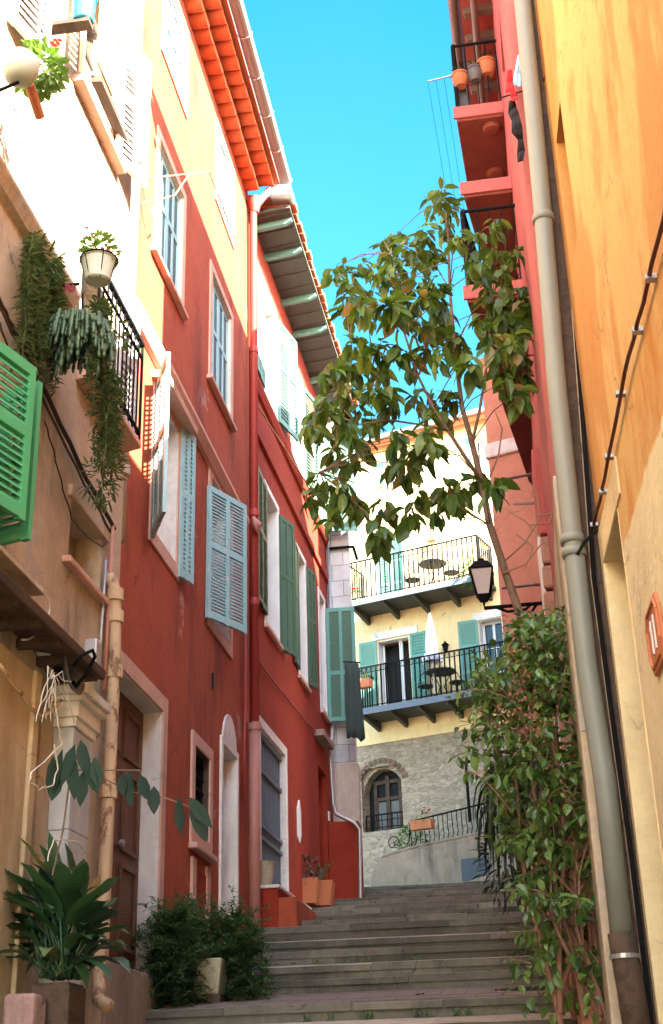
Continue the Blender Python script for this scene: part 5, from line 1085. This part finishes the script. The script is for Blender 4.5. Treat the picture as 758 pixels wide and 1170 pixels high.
for i in range(1150):
    w = FRn.uniform(0, 6.28); el = FRn.uniform(-.35, 1.45); rr_ = FRn.uniform(0, .2)
    o_ = Vector((FRn.uniform(-.62,.38), FRn.uniform(-.05,.35), FRn.uniform(-.1,.33)))
    if FRn.random() < .3: o_ = Vector((FRn.uniform(-.62,-.2), FRn.uniform(-.1,.3), FRn.uniform(-.42,.42)))
    if FRn.random() < .22: o_ = Vector((FRn.uniform(.2,.38), FRn.uniform(-.1,.3), FRn.uniform(-.4,.15)))
    if FRn.random() < .38: o_ = Vector((FRn.uniform(-.32,-.05), FRn.uniform(-.85,-.1), FRn.uniform(-.5,.25)))
    frond(Vector((pcx-.02, 12.2, pz+.42)) + o_, (math.cos(w)*math.cos(el), math.sin(w)*math.cos(el), math.sin(el)), FRn.uniform(.15,.32))
mb.build('fronds', M['fern'], fe)
# litter and weeds on the steps
LR = random.Random(4); mb = MB()
for i in range(130):
    x = LR.choice([LR.uniform(-3.0,-2.2), LR.uniform(-.4,.45), LR.uniform(-3.0,.45)]); yq = LR.uniform(11.3, 24); w = LR.uniform(0,6.28)
    mb.leaf((x, yq, gz(yq)+.018), (math.cos(w), math.sin(w), .15), (0,0,1), LR.uniform(.04,.09), .035, .3, .1)
tag(mb.build('fallen_leaves', leafmat('dry_leaf', [(0,(.16,.08,.03)), (1,(.10,.10,.04))], .8, .1)), 'dry leaves scattered over the stone steps', 'leaves', None, 'stuff')
mb = MB()
for i in range(46):
    x, yq = LR.choice([(-3.12, LR.uniform(12.9, 21)), (LR.uniform(-3.0,.2), LR.choice([11.17, 12.97, 14.17]))]); z = gz(yq + (.05 if x > -3.1 else 0)) - (0 if x < -3.1 else .13)
    for j in range(7): w = LR.uniform(0,6.28); mb.leaf((x+LR.uniform(-.02,.04), yq, z), (math.cos(w)*.6, math.sin(w)*.6-.2, 1), (0,-1,.2), LR.uniform(.03,.08), .018, .2, .3)
tag(mb.build('weeds', M['trail']), 'small green weeds in the joints of the steps', 'weeds', None, 'stuff')
# pots by the second red house
for x, y, Y, r, lb in ((352, 1050, 19.2, .17, 'square terracotta pot with a purple leafy plant at the foot of the deep red wall'), (368, 1046, 19.6, .19, 'square terracotta pot with a spiky plant right of the purple leafy one')):
    zb = gz(Y)+.1; p = tp(x, y, Y); c = Vector((p.x, Y, zb)); e = empty('flower_pot', c, lb, 'flower pot', 'terracotta pots by the deep red house'); mb = MB()
    mb.hexa([c+Vector(q) for q in ((-r*.75,-r*.75,-.05),(r*.75,-r*.75,-.05),(r*.75,r*.75,-.05),(-r*.75,r*.75,-.05),(-r,-r,.3),(r,-r,.3),(r,r,.3),(-r,r,.3))]); mb.build('pot', M['terracotta'], e, bevel=.01)
    mb = MB()
    if x < 360: bush(mb, c+Vector((0,0,.42)), .2, 120, .08, .05)
    else:
        for i in range(14): w = i*.9; mb.strap([c+Vector((0,0,.3)), c+Vector((.12*math.cos(w),.12*math.sin(w),.5)), c+Vector((.28*math.cos(w),.28*math.sin(w),.55+.1*math.sin(i)))], .03)
    mb.build('foliage', M['trail'] if x > 360 else leafmat('purple_leaf', [(0,(.05,.02,.03)), (1,(.07,.09,.05))], .5, .1), e)
stp = MB().xbox(tp(308,1060,16.0).x, tp(340,1060,16.0).x, 16.0, 18.2, 1.6, 2.33); solo(stp, 'red_stoop', M['red'], (-2.8,17,2), 'low red painted stoop block below the barred gate', 'step', bevel=.012)
pp_ = tp(302, 1006, 16.3); c = Vector((pp_.x, 16.2, 2.485)); e = empty('flower_pot', c, 'cream round pot on the doorstep of the barred gate', 'flower pot'); MB().lathe(c, [(.1,0),(.13,.1),(.15,.28),(.16,.3),(.13,.3),(.1,.25)], 18).build('pot', M['creampot'], e)
# ================================================================ light, sky, camera
sc = bpy.context.scene
S = Vector((1, -.82, .75)).normalized()
sun = bpy.data.lights.new('sun', 'SUN'); sun.energy = 4.0; sun.angle = rad(.5); sun.color = (1, .94, .84)
so = bpy.data.objects.new('sun', sun); C.objects.link(so); so.rotation_euler = S.to_track_quat('Z', 'Y').to_euler(); so.location = (5, -5, 20)
w = bpy.data.worlds.new('World'); sc.world = w; w.use_nodes = True; nt = w.node_tree
sky = nt.nodes.new('ShaderNodeTexSky'); sky.sky_type = 'NISHITA'; sky.sun_disc = False; sky.sun_elevation = math.asin(S.z); sky.sun_rotation = math.atan2(S.x, S.y)
sky.air_density = 1.0; sky.dust_density = .3; sky.ozone_density = 1.0
# deep clear blue ahead; unseen sky towards the sun brightened and warmed to fill shade
tc = nt.nodes.new('ShaderNodeTexCoord'); dp = nt.nodes.new('ShaderNodeVectorMath'); dp.operation = 'DOT_PRODUCT'; nt.links.new(tc.outputs['Generated'], dp.inputs[0]); dp.inputs[1].default_value = S
sz = nt.nodes.new('ShaderNodeSeparateXYZ'); nt.links.new(tc.outputs['Generated'], sz.inputs[0])
deep = ramp(nt, sz.outputs['Z'], .40, .72, (.11, .32, .36), (.035, .28, .35))
sn = N(nt, 'ShaderNodeTexNoise', Scale=2.2, Detail=6.0, Roughness=.55); nt.links.new(tc.outputs['Generated'], sn.inputs['Vector'])
vf = N(nt, 'ShaderNodeMath', operation='MULTIPLY'); nt.links.new(ramp(nt, sn.outputs['Fac'], .42, .75), vf.inputs[0]); vf.inputs[1].default_value = .10
deep = mix(nt, vf.outputs[0], deep, (.42, .46, .44))
sky_tint = mix(nt, ramp(nt, dp.outputs['Value'], .05, .55), deep, (1.62, 1.33, 1.08))
mx = nt.nodes.new('ShaderNodeMix'); mx.data_type = 'RGBA'; mx.blend_type = 'MULTIPLY'; mx.inputs[0].default_value = 1
nt.links.new(sky.outputs[0], mx.inputs[6]); nt.links.new(sky_tint, mx.inputs[7]); nt.links.new(mx.outputs[2], nt.nodes['Background'].inputs[0]); nt.nodes['Background'].inputs[1].default_value = .11
cam = bpy.data.cameras.new('camera'); co = bpy.data.objects.new('camera', cam); C.objects.link(co)
rt, fw, upv = Vector((cx.x, cy.x, cz.x)), Vector((cx.y, cy.y, cz.y)), Vector((cx.z, cy.z, cz.z))
co.matrix_world = Matrix(((rt.x, upv.x, -fw.x, 0), (rt.y, upv.y, -fw.y, 0), (rt.z, upv.z, -fw.z, 0), (0, 0, 0, 1)))
cam.sensor_fit = 'VERTICAL'; cam.sensor_height = 24; cam.lens = 24*FP/1170; cam.clip_start = .05; cam.clip_end = 1000
sc.camera = co
sc.view_settings.view_transform = 'Standard'; sc.view_settings.look = 'None'; sc.view_settings.gamma = 1; sc.view_settings.exposure = 4.16
sc.render.engine = 'CYCLES'; sc.cycles.max_bounces = 10; sc.cycles.diffuse_bounces = 7
